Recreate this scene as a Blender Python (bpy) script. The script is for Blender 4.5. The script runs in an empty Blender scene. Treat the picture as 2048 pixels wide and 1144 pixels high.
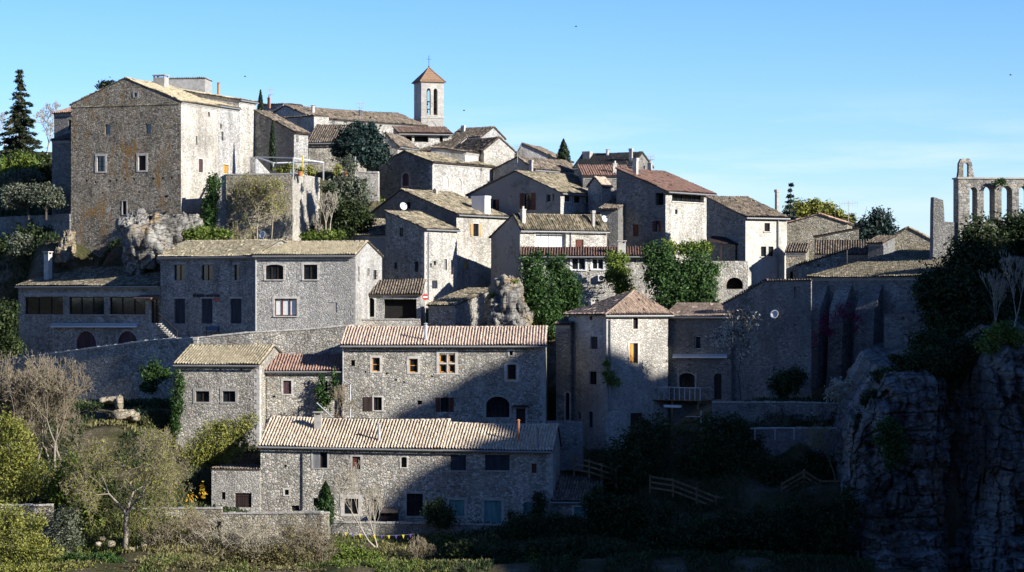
import bpy, math, random
import numpy as np
from mathutils import Vector as V, Matrix
from mathutils.geometry import tessellate_polygon

scene = bpy.context.scene
COL = scene.collection
R = math.radians

# ------------------------------------------------------------------ survey
# The camera stands at the origin across the gorge and looks along +Y.
# Sight lines of the photograph (2048 px wide) are turned into metres once a distance Y is known.
F, CX, HY = 5000.0, 1024.0, 600.0
def xat(px, Y): return (px - CX) / F * Y
def zat(py, Y): return (HY - py) / F * Y
def P(px, py, Y): return V((xat(px, Y), Y, zat(py, Y)))
SUN_AZ, SUN_EL = R(58), R(22.4)
S = V((math.sin(SUN_AZ) * math.cos(SUN_EL), -math.cos(SUN_AZ) * math.cos(SUN_EL), math.sin(SUN_EL)))

# ------------------------------------------------------------------ tagging
def tag(o, label=None, cat=None, group=None, kind=None):
    if label: o['label'] = label
    if cat: o['category'] = cat
    if group: o['group'] = group
    if kind: o['kind'] = kind
    return o
def empty(name, loc, rz=0.0):
    o = bpy.data.objects.new(name, None)
    o.empty_display_size = 0.3
    COL.objects.link(o); o.location = loc; o.rotation_euler = (0, 0, rz)
    return o
def link_mesh(name, me, mats, parent=None, loc=None):
    o = bpy.data.objects.new(name, me)
    COL.objects.link(o)
    for m in (mats if isinstance(mats, (list, tuple)) else [mats]): me.materials.append(m)
    if parent: o.parent = parent
    if loc is not None: o.location = loc
    return o

class MB:
    """collects shapes into one mesh"""
    def __init__(s): s.v, s.f, s.m = [], [], []
    def add(s, vs, fs, m=0):
        k = len(s.v); s.v += [tuple(q) for q in vs]
        for f in fs: s.f.append(tuple(i + k for i in f)); s.m.append(m)
    def poly(s, vs, m=0): s.add(vs, [tuple(range(len(vs)))], m)
    def box(s, x0, x1, y0, y1, z0, z1, m=0):
        vs = [(x0,y0,z0),(x1,y0,z0),(x1,y1,z0),(x0,y1,z0),(x0,y0,z1),(x1,y0,z1),(x1,y1,z1),(x0,y1,z1)]
        s.add(vs, [(3,2,1,0),(4,5,6,7),(0,1,5,4),(1,2,6,5),(2,3,7,6),(3,0,4,7)], m)
    def bar(s, a, b, w, h, m=0):
        a, b = V(a), V(b); d = (b - a).normalized()
        up = V((0,0,1)) if abs(d.z) < .95 else V((0,1,0))
        r = d.cross(up).normalized() * w / 2; u = r.cross(d).normalized() * h / 2
        vs = [a-r-u, a+r-u, a+r+u, a-r+u, b-r-u, b+r-u, b+r+u, b-r+u]
        s.add(vs, [(3,2,1,0),(4,5,6,7),(0,1,5,4),(1,2,6,5),(2,3,7,6),(3,0,4,7)], m)
    def tube(s, a, b, r0, r1=None, n=6, m=0, cap=True):
        r1 = r0 if r1 is None else r1
        a, b = V(a), V(b); d = (b - a)
        if d.length < 1e-6: return
        d.normalize(); up = V((0,0,1)) if abs(d.z) < .9 else V((1,0,0))
        r = d.cross(up).normalized(); u = r.cross(d).normalized()
        vs = []
        for c, q in ((a, r0), (b, r1)):
            for i in range(n):
                t = 2*math.pi*i/n; vs.append(c + r*math.cos(t)*q + u*math.sin(t)*q)
        fs = [(i, (i+1) % n, n + (i+1) % n, n + i) for i in range(n)]
        if cap: fs += [tuple(range(n-1, -1, -1)), tuple(range(n, 2*n))]
        s.add(vs, fs, m)
    def lathe(s, c, prof, n=16, m=0, axis=None):
        """prof = [(radius, height)...] about axis (default +Z) at c"""
        c = V(c); ax = V(axis).normalized() if axis is not None else V((0,0,1))
        t = V((1,0,0)) if abs(ax.x) < .9 else V((0,1,0))
        r = ax.cross(t).normalized(); u = ax.cross(r).normalized()
        vs = []
        for (q, h) in prof:
            for i in range(n):
                a = 2*math.pi*i/n; vs.append(c + ax*h + (r*math.cos(a) + u*math.sin(a))*q)
        fs = []
        for k in range(len(prof)-1):
            for i in range(n):
                fs.append((k*n+i, k*n+(i+1) % n, (k+1)*n+(i+1) % n, (k+1)*n+i))
        s.add(vs, fs, m)
    def build(s, name, mats, parent=None, smooth=False, loc=None):
        me = bpy.data.meshes.new(name); me.from_pydata(s.v, [], s.f)
        me.polygons.foreach_set('material_index', s.m)
        if smooth: me.polygons.foreach_set('use_smooth', [True]*len(s.f))
        me.update()
        return link_mesh(name, me, mats, parent, loc)

def np_mesh(name, vv, ff, mats, parent=None, smooth=False, uv=None, loc=None):
    """vv (n,3), ff (m,k) numpy -> one mesh object"""
    vv = np.asarray(vv, np.float32); ff = np.asarray(ff, np.int32)
    me = bpy.data.meshes.new(name); n, k = ff.shape
    me.vertices.add(len(vv)); me.vertices.foreach_set('co', vv.ravel())
    me.loops.add(n*k); me.loops.foreach_set('vertex_index', ff.ravel())
    me.polygons.add(n)
    me.polygons.foreach_set('loop_start', np.arange(0, n*k, k, dtype=np.int32))
    me.polygons.foreach_set('loop_total', np.full(n, k, np.int32))
    if smooth: me.polygons.foreach_set('use_smooth', np.ones(n, bool))
    if uv is not None:
        l = me.uv_layers.new(name='UVMap')
        l.data.foreach_set('uv', np.asarray(uv, np.float32)[ff.ravel()].ravel())
    me.update(calc_edges=True)
    return link_mesh(name, me, mats, parent, loc)

# cheap value noise for shaping (3-D, numpy)
def _hash(i, j, k, s):
    h = (i*374761393 + j*668265263 + k*2147483647 + s*1274126177) & 0xffffffff
    h = ((h ^ (h >> 13)) * 1274126177) & 0xffffffff
    return ((h ^ (h >> 16)) & 0xffff) / 65535.0
def vnoise(p, seed=0):
    p = np.asarray(p, float); f = np.floor(p).astype(np.int64); t = p - f; t = t*t*(3-2*t)
    out = 0
    for a in (0,1):
        for b in (0,1):
            for c in (0,1):
                w = (t[...,0] if a else 1-t[...,0]) * (t[...,1] if b else 1-t[...,1]) * (t[...,2] if c else 1-t[...,2])
                out = out + w*_hash(f[...,0]+a, f[...,1]+b, f[...,2]+c, seed)
    return out*2-1
def fbm(p, seed=0, oct=4, gain=.5):
    p = np.asarray(p, float); o = 0; a = 1
    for k in range(oct): o = o + a*vnoise(p*(2**k), seed+k); a *= gain
    return o

# ------------------------------------------------------------------ materials
def new_mat(name):
    m = bpy.data.materials.new(name); m.use_nodes = True
    nt = m.node_tree; nt.nodes.clear()
    out = nt.nodes.new('ShaderNodeOutputMaterial'); b = nt.nodes.new('ShaderNodeBsdfPrincipled')
    nt.links.new(b.outputs[0], out.inputs[0])
    b.inputs['Roughness'].default_value = .9
    b.inputs['Specular IOR Level'].default_value = .2
    return m, nt, b
def nd(nt, t, **kw):
    n = nt.nodes.new(t)
    for k, v in kw.items():
        if k[0] == '_': setattr(n, k[1:], v)
        else: n.inputs[k.replace('__', ' ')].default_value = v
    return n
def ramp(nt, stops, src, interp='LINEAR'):
    r = nt.nodes.new('ShaderNodeValToRGB'); e = r.color_ramp.elements; r.color_ramp.interpolation = interp
    while len(e) < len(stops): e.new(.5)
    for q, (p, c) in zip(e, stops):
        q.position = p; q.color = (c[0], c[1], c[2], 1) if hasattr(c, '__len__') else (c, c, c, 1)
    nt.links.new(src, r.inputs[0]); return r.outputs[0]
def mixc(nt, fac, a, b, mode='MIX'):
    n = nt.nodes.new('ShaderNodeMix'); n.data_type = 'RGBA'; n.blend_type = mode
    for sock, val in ((0, fac), (6, a), (7, b)):
        if hasattr(val, 'is_linked'): nt.links.new(val, n.inputs[sock])
        elif sock == 0: n.inputs[0].default_value = val
        else: n.inputs[sock].default_value = (val[0], val[1], val[2], 1)
    return n.outputs[2]
def math_(nt, op, a, b=None, c=None):
    n = nt.nodes.new('ShaderNodeMath'); n.operation = op
    for i, v in enumerate((a, b, c)):
        if v is None: continue
        if hasattr(v, 'is_linked'): nt.links.new(v, n.inputs[i])
        else: n.inputs[i].default_value = v
    return n.outputs[0]
def obj_coord(nt, scale=(1,1,1)):
    tc = nt.nodes.new('ShaderNodeTexCoord'); oi = nt.nodes.new('ShaderNodeObjectInfo')
    off = math_(nt, 'MULTIPLY', oi.outputs['Random'], 37.0)
    ad = nt.nodes.new('ShaderNodeVectorMath'); ad.operation = 'ADD'
    nt.links.new(tc.outputs['Object'], ad.inputs[0]); nt.links.new(off, ad.inputs[1])
    mp = nt.nodes.new('ShaderNodeMapping'); mp.inputs['Scale'].default_value = scale
    nt.links.new(ad.outputs[0], mp.inputs[0]); return mp.outputs[0]

def stone(name, dark, mid, pale, warm, mortar, scale=3.0, bump=.9, mort=.06, lichen=0.0, flat=1.35, smooth=0.0, spread=1.0):
    """rubble masonry: irregular stones in mortar, weather stains, optional ochre lichen"""
    m, nt, b = new_mat(name); L = nt.links
    co0 = obj_coord(nt); oi = nt.nodes.new('ShaderNodeObjectInfo')
    sv = nt.nodes.new('ShaderNodeVectorMath'); sv.operation = 'SCALE'; L.new(co0, sv.inputs[0])
    L.new(math_(nt, 'ADD', .8, math_(nt, 'MULTIPLY', oi.outputs['Random'], .42)), sv.inputs['Scale']); co = sv.outputs[0]
    nz = nd(nt, 'ShaderNodeTexNoise', Scale=2.2, Detail=3.0); L.new(co, nz.inputs['Vector'])
    wv = nt.nodes.new('ShaderNodeVectorMath'); wv.operation = 'MULTIPLY_ADD'
    L.new(nz.outputs['Color'], wv.inputs[0]); wv.inputs[1].default_value = (.28,.28,.22); L.new(co, wv.inputs[2])
    mp = nt.nodes.new('ShaderNodeMapping'); mp.inputs['Scale'].default_value = (1,1,flat); L.new(wv.outputs[0], mp.inputs[0])
    v1 = nd(nt, 'ShaderNodeTexVoronoi', Scale=scale); L.new(mp.outputs[0], v1.inputs['Vector'])
    v2 = nd(nt, 'ShaderNodeTexVoronoi', Scale=scale, _feature='DISTANCE_TO_EDGE'); L.new(mp.outputs[0], v2.inputs['Vector'])
    sp = nt.nodes.new('ShaderNodeSeparateColor'); L.new(v1.outputs['Color'], sp.inputs[0])
    c = ramp(nt, [(0, dark), (.3, mid), (.62, pale), (.8, mid), (.93, warm), (1, pale)], sp.outputs[0])
    # fine grain inside stones
    n3 = nd(nt, 'ShaderNodeTexNoise', Scale=9.0, Detail=5.0, Roughness=.7); L.new(co, n3.inputs['Vector'])
    g = ramp(nt, [(.3, .62), (.5, 1.0), (.72, 1.3)], n3.outputs[0]); c = mixc(nt, .8, c, g, 'MULTIPLY')
    e = ramp(nt, [(0, 1), (mort, .75), (mort*2.2, 0)], v2.outputs['Distance'])
    c = mixc(nt, e, c, mortar)
    n4 = nd(nt, 'ShaderNodeTexNoise', Scale=.33, Detail=5.0, Roughness=.62); L.new(co, n4.inputs['Vector'])
    st = ramp(nt, [(.33, .62), (.52, 1.0), (.7, 1.18)], n4.outputs[0]); c = mixc(nt, .85, c, st, 'MULTIPLY')
    mr = nt.nodes.new('ShaderNodeMapping'); mr.inputs['Scale'].default_value = (1.1, 1.1, .13); L.new(co, mr.inputs[0])
    nr = nd(nt, 'ShaderNodeTexNoise', Scale=1.0, Detail=5.0, Roughness=.6); L.new(mr.outputs[0], nr.inputs['Vector'])
    c = mixc(nt, .7, c, ramp(nt, [(.32, .6), (.5, 1.0), (.7, 1.12)], nr.outputs[0]), 'MULTIPLY')
    tone = ramp(nt, [(0, (.84,.85,.87)), (.35, (1.04,1.0,.94)), (.65, (.93,.91,.87)), (1, (1.12,1.06,.97))], math_(nt, 'FRACT', math_(nt, 'MULTIPLY', oi.outputs['Random'], 7.31)))
    c = mixc(nt, .9, c, tone, 'MULTIPLY')
    if smooth:
        n6 = nd(nt, 'ShaderNodeTexNoise', Scale=.5, Detail=4.0); L.new(co, n6.inputs['Vector'])
        f = ramp(nt, [(.42, 0), (.55, smooth)], n6.outputs[0]); c = mixc(nt, f, c, mortar)
    if lichen:
        ml = nt.nodes.new('ShaderNodeMapping'); ml.inputs['Scale'].default_value = (1.5, 1.5, .5); L.new(co, ml.inputs[0])
        n5 = nd(nt, 'ShaderNodeTexNoise', Scale=.45, Detail=6.0, Roughness=.72); L.new(ml.outputs[0], n5.inputs['Vector'])
        n7 = nd(nt, 'ShaderNodeTexNoise', Scale=.16, Detail=2.0); L.new(co, n7.inputs['Vector'])
        f = ramp(nt, [(.53, 0), (.64, lichen)], n5.outputs[0])
        f2 = ramp(nt, [(.38, 0), (.52, 1)], n7.outputs[0])
        c = mixc(nt, math_(nt, 'MULTIPLY', f, f2), c, (.30,.16,.035))
    L.new(c, b.inputs['Base Color'])
    hgt = math_(nt, 'ADD', math_(nt, 'MULTIPLY', ramp(nt, [(0, 0), (mort*2.5, .8), (.4, 1)], v2.outputs['Distance']), 1.0),
                math_(nt, 'ADD', math_(nt, 'MULTIPLY', sp.outputs[1], .9), math_(nt, 'MULTIPLY', n3.outputs[0], .5)))
    bp = nd(nt, 'ShaderNodeBump', Strength=bump, Distance=.06); L.new(hgt, bp.inputs['Height']); L.new(bp.outputs[0], b.inputs['Normal'])
    b.inputs['Roughness'].default_value = .95
    return m

def tiles(name, cols, lichen=(.10,.095,.075), lich=.5, period=.25, row=.36, rough=.85):
    """canal tiles: a colour of its own for every tile, moss and lichen over them (UV in metres)"""
    m, nt, b = new_mat(name); L = nt.links
    uv = nt.nodes.new('ShaderNodeUVMap'); sx = nt.nodes.new('ShaderNodeSeparateXYZ'); L.new(uv.outputs[0], sx.inputs[0])
    cu = math_(nt, 'FLOOR', math_(nt, 'DIVIDE', sx.outputs[0], period/2)); cv = math_(nt, 'FLOOR', math_(nt, 'DIVIDE', sx.outputs[1], row))
    cb = nt.nodes.new('ShaderNodeCombineXYZ'); L.new(cu, cb.inputs[0]); L.new(cv, cb.inputs[1])
    wn = nd(nt, 'ShaderNodeTexWhiteNoise', _noise_dimensions='3D'); L.new(cb.outputs[0], wn.inputs['Vector'])
    oi = nt.nodes.new('ShaderNodeObjectInfo'); L.new(oi.outputs['Random'], cb.inputs[2])
    n = len(cols); c = ramp(nt, [(i/(n-1), k) for i, k in enumerate(cols)], wn.outputs['Value'])
    co = obj_coord(nt)
    n1 = nd(nt, 'ShaderNodeTexNoise', Scale=1.5, Detail=6.0, Roughness=.75); L.new(co, n1.inputs['Vector'])
    c = mixc(nt, ramp(nt, [(.44, 0), (.60, lich)], n1.outputs[0]), c, lichen)
    n2 = nd(nt, 'ShaderNodeTexNoise', Scale=7.0, Detail=4.0); L.new(co, n2.inputs['Vector'])
    c = mixc(nt, .8, c, ramp(nt, [(.3, .6), (.7, 1.25)], n2.outputs[0]), 'MULTIPLY')
    L.new(c, b.inputs['Base Color']); b.inputs['Roughness'].default_value = rough
    bp = nd(nt, 'ShaderNodeBump', Strength=.4, Distance=.02); L.new(n2.outputs[0], bp.inputs['Height']); L.new(bp.outputs[0], b.inputs['Normal'])
    return m

def plain(name, col, rough=.7, metal=0.0, var=.25, scale=3.0, spec=.3):
    m, nt, b = new_mat(name); L = nt.links
    co = obj_coord(nt); n = nd(nt, 'ShaderNodeTexNoise', Scale=scale, Detail=5.0, Roughness=.65); L.new(co, n.inputs['Vector'])
    lo = tuple(q*(1-var) for q in col); hi = tuple(min(1, q*(1+var)) for q in col)
    L.new(ramp(nt, [(.3, lo), (.7, hi)], n.outputs[0]), b.inputs['Base Color'])
    b.inputs['Roughness'].default_value = rough; b.inputs['Metallic'].default_value = metal; b.inputs['Specular IOR Level'].default_value = spec
    return m
def planks(name, col, pitch=.14):
    m, nt, b = new_mat(name); L = nt.links
    co = obj_coord(nt); w = nd(nt, 'ShaderNodeTexNoise', Scale=1.0, Detail=4.0); 
    mp = nt.nodes.new('ShaderNodeMapping'); mp.inputs['Scale'].default_value = (1/pitch*.5, 1/pitch*.5, .6); L.new(co, mp.inputs[0]); L.new(mp.outputs[0], w.inputs['Vector'])
    L.new(ramp(nt, [(.3, tuple(q*.55 for q in col)), (.7, tuple(q*1.25 for q in col))], w.outputs[0]), b.inputs['Base Color'])
    b.inputs['Roughness'].default_value = .75
    return m
def glass(name, col=(.012,.016,.02), rough=.08, spec=.5):
    m, nt, b = new_mat(name); L = nt.links
    co = obj_coord(nt); n = nd(nt, 'ShaderNodeTexNoise', Scale=1.4, Detail=2.0); L.new(co, n.inputs['Vector'])
    L.new(ramp(nt, [(.35, tuple(q*.6 for q in col)), (.7, tuple(q*1.5 for q in col))], n.outputs[0]), b.inputs['Base Color'])
    b.inputs['Roughness'].default_value = rough; b.inputs['Specular IOR Level'].default_value = spec
    bp = nd(nt, 'ShaderNodeBump', Strength=.05, Distance=.05); L.new(n.outputs[0], bp.inputs['Height']); L.new(bp.outputs[0], b.inputs['Normal'])
    return m
def leaf(name, c0, c1, c2, trans=.25, scale=.8):
    m, nt, b = new_mat(name); L = nt.links
    ge = nt.nodes.new('ShaderNodeNewGeometry'); co = obj_coord(nt)
    n = nd(nt, 'ShaderNodeTexNoise', Scale=scale, Detail=3.0); L.new(co, n.inputs['Vector'])
    f = math_(nt, 'ADD', math_(nt, 'MULTIPLY', ge.outputs['Random Per Island'], .55), math_(nt, 'MULTIPLY', n.outputs[0], .55))
    c = ramp(nt, [(.2, c0), (.52, c1), (.85, c2)], f)
    L.new(c, b.inputs['Base Color']); b.inputs['Roughness'].default_value = .55; b.inputs['Specular IOR Level'].default_value = .25
    if trans:
        out = [q for q in nt.nodes if q.type == 'OUTPUT_MATERIAL'][0]
        t = nt.nodes.new('ShaderNodeBsdfTranslucent'); L.new(c, t.inputs[0])
        mx = nt.nodes.new('ShaderNodeMixShader'); mx.inputs[0].default_value = trans
        L.new(b.outputs[0], mx.inputs[1]); L.new(t.outputs[0], mx.inputs[2]); L.new(mx.outputs[0], out.inputs[0])
    return m
def rockmat(name, dark, mid, pale, warm, scale=.5, vert=.35, warmth=.6):
    """limestone: vertical stains, cracks and ledges"""
    m, nt, b = new_mat(name); L = nt.links
    co = obj_coord(nt)
    mp = nt.nodes.new('ShaderNodeMapping'); mp.inputs['Scale'].default_value = (1,1,vert); L.new(co, mp.inputs[0])
    n1 = nd(nt, 'ShaderNodeTexNoise', Scale=scale, Detail=9.0, Roughness=.68); L.new(mp.outputs[0], n1.inputs['Vector'])
    c = ramp(nt, [(.3, dark), (.48, mid), (.66, pale)], n1.outputs[0])
    n2 = nd(nt, 'ShaderNodeTexNoise', Scale=scale*.8, Detail=6.0); L.new(mp.outputs[0], n2.inputs['Vector'])
    c = mixc(nt, ramp(nt, [(.56, 0), (.68, warmth)], n2.outputs[0]), c, warm)
    v = nd(nt, 'ShaderNodeTexVoronoi', Scale=scale*1.6, _feature='DISTANCE_TO_EDGE'); 
    wv = nt.nodes.new('ShaderNodeVectorMath'); wv.operation = 'MULTIPLY_ADD'
    L.new(n1.outputs['Color'], wv.inputs[0]); wv.inputs[1].default_value = (1.2,1.2,1.2); L.new(co, wv.inputs[2]); L.new(wv.outputs[0], v.inputs['Vector'])
    cr = ramp(nt, [(0, .55), (.03, 1)], v.outputs['Distance']); c = mixc(nt, .8, c, cr, 'MULTIPLY')
    n3 = nd(nt, 'ShaderNodeTexNoise', Scale=scale*9, Detail=6.0, Roughness=.7); L.new(co, n3.inputs['Vector'])
    c = mixc(nt, .7, c, ramp(nt, [(.3, .55), (.7, 1.3)], n3.outputs[0]), 'MULTIPLY')
    L.new(c, b.inputs['Base Color']); b.inputs['Roughness'].default_value = .95
    mb_ = nt.nodes.new('ShaderNodeMapping'); mb_.inputs['Scale'].default_value = (.5, .5, 3.2); nt.links.new(wv.outputs[0], mb_.inputs[0])
    vb = nd(nt, 'ShaderNodeTexVoronoi', Scale=scale*1.3, _feature='DISTANCE_TO_EDGE'); L.new(mb_.outputs[0], vb.inputs['Vector'])
    bd = ramp(nt, [(0, .35), (.045, 1)], vb.outputs['Distance']); c = mixc(nt, .75, c, bd, 'MULTIPLY'); L.new(c, b.inputs['Base Color'])
    cr = math_(nt, 'ADD', cr, math_(nt, 'MULTIPLY', bd, 1.6))
    h = math_(nt, 'ADD', math_(nt, 'MULTIPLY', n1.outputs[0], 1.0), math_(nt, 'ADD', math_(nt, 'MULTIPLY', cr, .25), math_(nt, 'MULTIPLY', n3.outputs[0], .3)))
    bp = nd(nt, 'ShaderNodeBump', Strength=1.0, Distance=.35); L.new(h, bp.inputs['Height']); L.new(bp.outputs[0], b.inputs['Normal'])
    return m

M = {}
M['rubble'] = stone('rubble_stone', (.19,.185,.175), (.42,.41,.385), (.68,.66,.615), (.50,.42,.31), (.27,.26,.235), 4.4, .9, .05, flat=1.5, smooth=.3)
M['rubble_warm'] = stone('warm_rubble_stone', (.18,.165,.13), (.38,.355,.295), (.59,.56,.48), (.46,.37,.23), (.23,.215,.175), 4.8, .9, .05, flat=1.5)
M['rubble_fine'] = stone('fine_rubble_stone', (.28,.27,.255), (.49,.475,.445), (.68,.66,.62), (.54,.48,.38), (.38,.37,.345), 4.9, .8, .05, flat=1.6, smooth=.4)
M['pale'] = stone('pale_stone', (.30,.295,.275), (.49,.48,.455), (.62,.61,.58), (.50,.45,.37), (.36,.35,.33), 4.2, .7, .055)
M['pale_smooth'] = stone('pale_lime_render', (.37,.355,.33), (.48,.47,.445), (.57,.56,.53), (.48,.43,.36), (.51,.50,.47), 2.6, .4, .07, smooth=.7)
M['keep'] = stone('lichened_keep_stone', (.12,.11,.095), (.28,.265,.23), (.47,.45,.405), (.34,.25,.15), (.16,.15,.13), 4.8, 1.0, .055, lichen=.85)
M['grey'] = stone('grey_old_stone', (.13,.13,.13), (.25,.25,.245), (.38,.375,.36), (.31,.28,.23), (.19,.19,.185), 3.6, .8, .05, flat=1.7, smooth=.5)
M['ashlar'] = stone('grey_ashlar', (.16,.16,.155), (.29,.285,.27), (.42,.41,.39), (.33,.29,.22), (.20,.195,.185), 2.2, .6, .04, flat=1.7)
M['tower'] = stone('pale_tower_ashlar', (.30,.295,.28), (.40,.395,.38), (.50,.49,.47), (.42,.38,.31), (.38,.375,.36), 2.0, .4, .035, flat=1.8, smooth=.5)
M['render'] = stone('grey_render', (.17,.17,.17), (.24,.24,.24), (.33,.325,.31), (.28,.26,.22), (.25,.25,.245), 2.6, .35, .06, smooth=.9)
M['dress'] = plain('dressed_limestone', (.50,.475,.43), .9, var=.28, scale=2.5)
M['dress_grey'] = plain('grey_dressed_stone', (.36,.345,.32), .9, var=.3, scale=2.5)
M['concrete'] = plain('weathered_concrete', (.34,.33,.31), .9, var=.3)
M['white'] = plain('white_paint', (.74,.74,.74), .5, var=.06)
M['t_buff'] = tiles('buff_canal_tiles', [(.52,.42,.31), (.60,.50,.38), (.66,.57,.45), (.55,.43,.31), (.68,.60,.49), (.48,.36,.26)], lich=.25)
M['t_pink'] = tiles('pink_canal_tiles', [(.50,.38,.30), (.58,.45,.36), (.63,.52,.43), (.48,.34,.26), (.64,.54,.45)], lich=.25)
M['t_red'] = tiles('red_canal_tiles', [(.34,.20,.155), (.40,.25,.195), (.46,.31,.245), (.28,.16,.125)], lich=.4)
M['t_tan'] = tiles('tan_canal_tiles', [(.30,.215,.165), (.38,.285,.22), (.45,.35,.28), (.27,.19,.145)], lich=.4)
M['t_dkred'] = tiles('dark_red_canal_tiles', [(.12,.062,.05), (.165,.09,.074), (.205,.12,.10), (.095,.055,.047)], lich=.5)
M['t_old'] = tiles('old_lichened_canal_tiles', [(.13,.105,.07), (.27,.22,.15), (.40,.345,.25), (.10,.085,.06), (.46,.41,.31)], lichen=(.085,.08,.055), lich=.85)
M['t_ochre'] = tiles('ochre_canal_tiles', [(.36,.30,.20), (.44,.38,.26), (.50,.44,.31), (.33,.27,.175), (.52,.46,.34)], lichen=(.17,.155,.10), lich=.6)
M['t_brown'] = tiles('brown_canal_tiles', [(.11,.085,.068), (.20,.155,.12), (.31,.25,.19), (.085,.07,.058), (.36,.30,.235)], lichen=(.07,.066,.055), lich=.8)
M['t_rust'] = tiles('rusty_canal_tiles', [(.22,.14,.11), (.30,.20,.155), (.36,.26,.205), (.18,.115,.09)], lich=.5)
M['t_slate'] = tiles('dark_slates', [(.035,.037,.04), (.05,.052,.056), (.065,.066,.07)], lich=.2)
M['soffit'] = plain('dark_eaves_wood', (.075,.06,.05), .9)
M['zinc'] = plain('zinc', (.26,.27,.28), .5, .3, var=.15)
M['pipe'] = plain('grey_pipe', (.40,.40,.40), .5, 0, var=.15)
M['iron'] = plain('dark_iron', (.03,.03,.032), .6, .2)
M['steel'] = plain('galvanised_steel', (.52,.54,.56), .45, .3, var=.1)
M['glass'] = glass('dark_window_glass')
M['glass_sky'] = glass('sky_reflecting_glass', (.02,.03,.045), .03, .9)
M['black'] = plain('dark_interior', (.012,.011,.011), 1, var=.3)
M['wood_dk'] = planks('dark_brown_wood', (.045,.03,.026))
M['wood_red'] = planks('red_brown_wood', (.13,.045,.03))
M['wood_or'] = planks('orange_varnished_wood', (.52,.25,.06))
M['wood_tan'] = planks('tan_wood', (.46,.30,.14))
M['wood_grey'] = planks('grey_painted_wood', (.22,.22,.23))
M['wood_navy'] = planks('dark_slate_blue_wood', (.035,.04,.055))
M['wood_teal'] = planks('teal_painted_wood', (.12,.26,.26))
M['wood_fence'] = planks('weathered_fence_wood', (.20,.135,.08))
M['purple'] = planks('purple_brown_wood', (.085,.05,.055))
M['curtain'] = plain('white_curtain', (.68,.70,.68), .9, var=.12, scale=6)
M['pinkcloth'] = plain('pink_curtain', (.70,.30,.22), .9, var=.1)
M['yellow'] = plain('yellow_paint', (.70,.55,.04), .5, var=.08)
M['violet'] = plain('violet_cloth', (.10,.06,.28), .8, var=.1)
M['redpaint'] = plain('red_paint', (.45,.05,.04), .5, var=.1)
M['brick'] = plain('terracotta', (.48,.20,.10), .9, var=.25)
M['dishgrey'] = plain('dish_grey', (.55,.56,.58), .5, var=.1)
M['blue'] = plain('blue_plastic', (.05,.08,.16), .5, var=.1)
M['bark'] = plain('grey_bark', (.24,.21,.17), .95, var=.4, scale=6)
M['bark_dk'] = plain('dark_bark', (.085,.07,.055), .95, var=.4, scale=6)
M['bark_brown'] = plain('brown_twigs', (.27,.225,.16), .95, var=.35, scale=2)
M['bark_pale'] = plain('pale_twigs', (.40,.36,.29), .95, var=.3, scale=2)
M['l_fir'] = leaf('fir_needles', (.012,.020,.012), (.032,.046,.022), (.085,.09,.035))
M['l_cyp'] = leaf('cypress_foliage', (.010,.022,.010), (.020,.040,.018), (.038,.062,.026))
M['l_cedar'] = leaf('blue_green_needles', (.010,.025,.022), (.022,.048,.042), (.05,.085,.072))
M['l_olive'] = leaf('olive_leaves', (.07,.085,.055), (.13,.15,.10), (.24,.26,.19))
M['l_ivy'] = leaf('ivy_leaves', (.014,.034,.010), (.032,.078,.019), (.085,.16,.04), scale=.5)
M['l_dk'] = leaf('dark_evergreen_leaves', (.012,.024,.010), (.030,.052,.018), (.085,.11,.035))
M['l_bright'] = leaf('bright_green_leaves', (.05,.09,.014), (.12,.18,.03), (.27,.32,.07))
M['l_yel'] = leaf('yellow_green_leaves', (.095,.108,.02), (.20,.215,.045), (.36,.35,.085))
M['l_dry'] = leaf('dry_brown_twiggy_scrub', (.08,.07,.03), (.15,.135,.06), (.27,.235,.11))
M['l_bloss'] = leaf('pale_blossom', (.34,.33,.26), (.50,.48,.40), (.66,.64,.55))
M['l_mag'] = leaf('magenta_blossom', (.12,.012,.05), (.22,.02,.09), (.30,.04,.14))
M['l_gold'] = leaf('golden_leaves', (.34,.20,.02), (.52,.32,.03), (.66,.44,.06))
M['l_grass'] = leaf('fresh_grass', (.05,.075,.015), (.10,.14,.03), (.20,.22,.07))
M['l_strw'] = leaf('dry_grass', (.11,.105,.04), (.20,.185,.07), (.33,.30,.14))
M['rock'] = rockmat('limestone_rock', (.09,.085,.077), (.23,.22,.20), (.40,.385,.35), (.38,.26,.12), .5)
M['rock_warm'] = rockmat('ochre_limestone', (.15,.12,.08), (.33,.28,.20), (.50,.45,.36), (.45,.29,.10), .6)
M['cliff'] = rockmat('limestone_cliff', (.05,.05,.05), (.15,.15,.145), (.34,.34,.325), (.24,.15,.065), .32, .3, .55)
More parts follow.
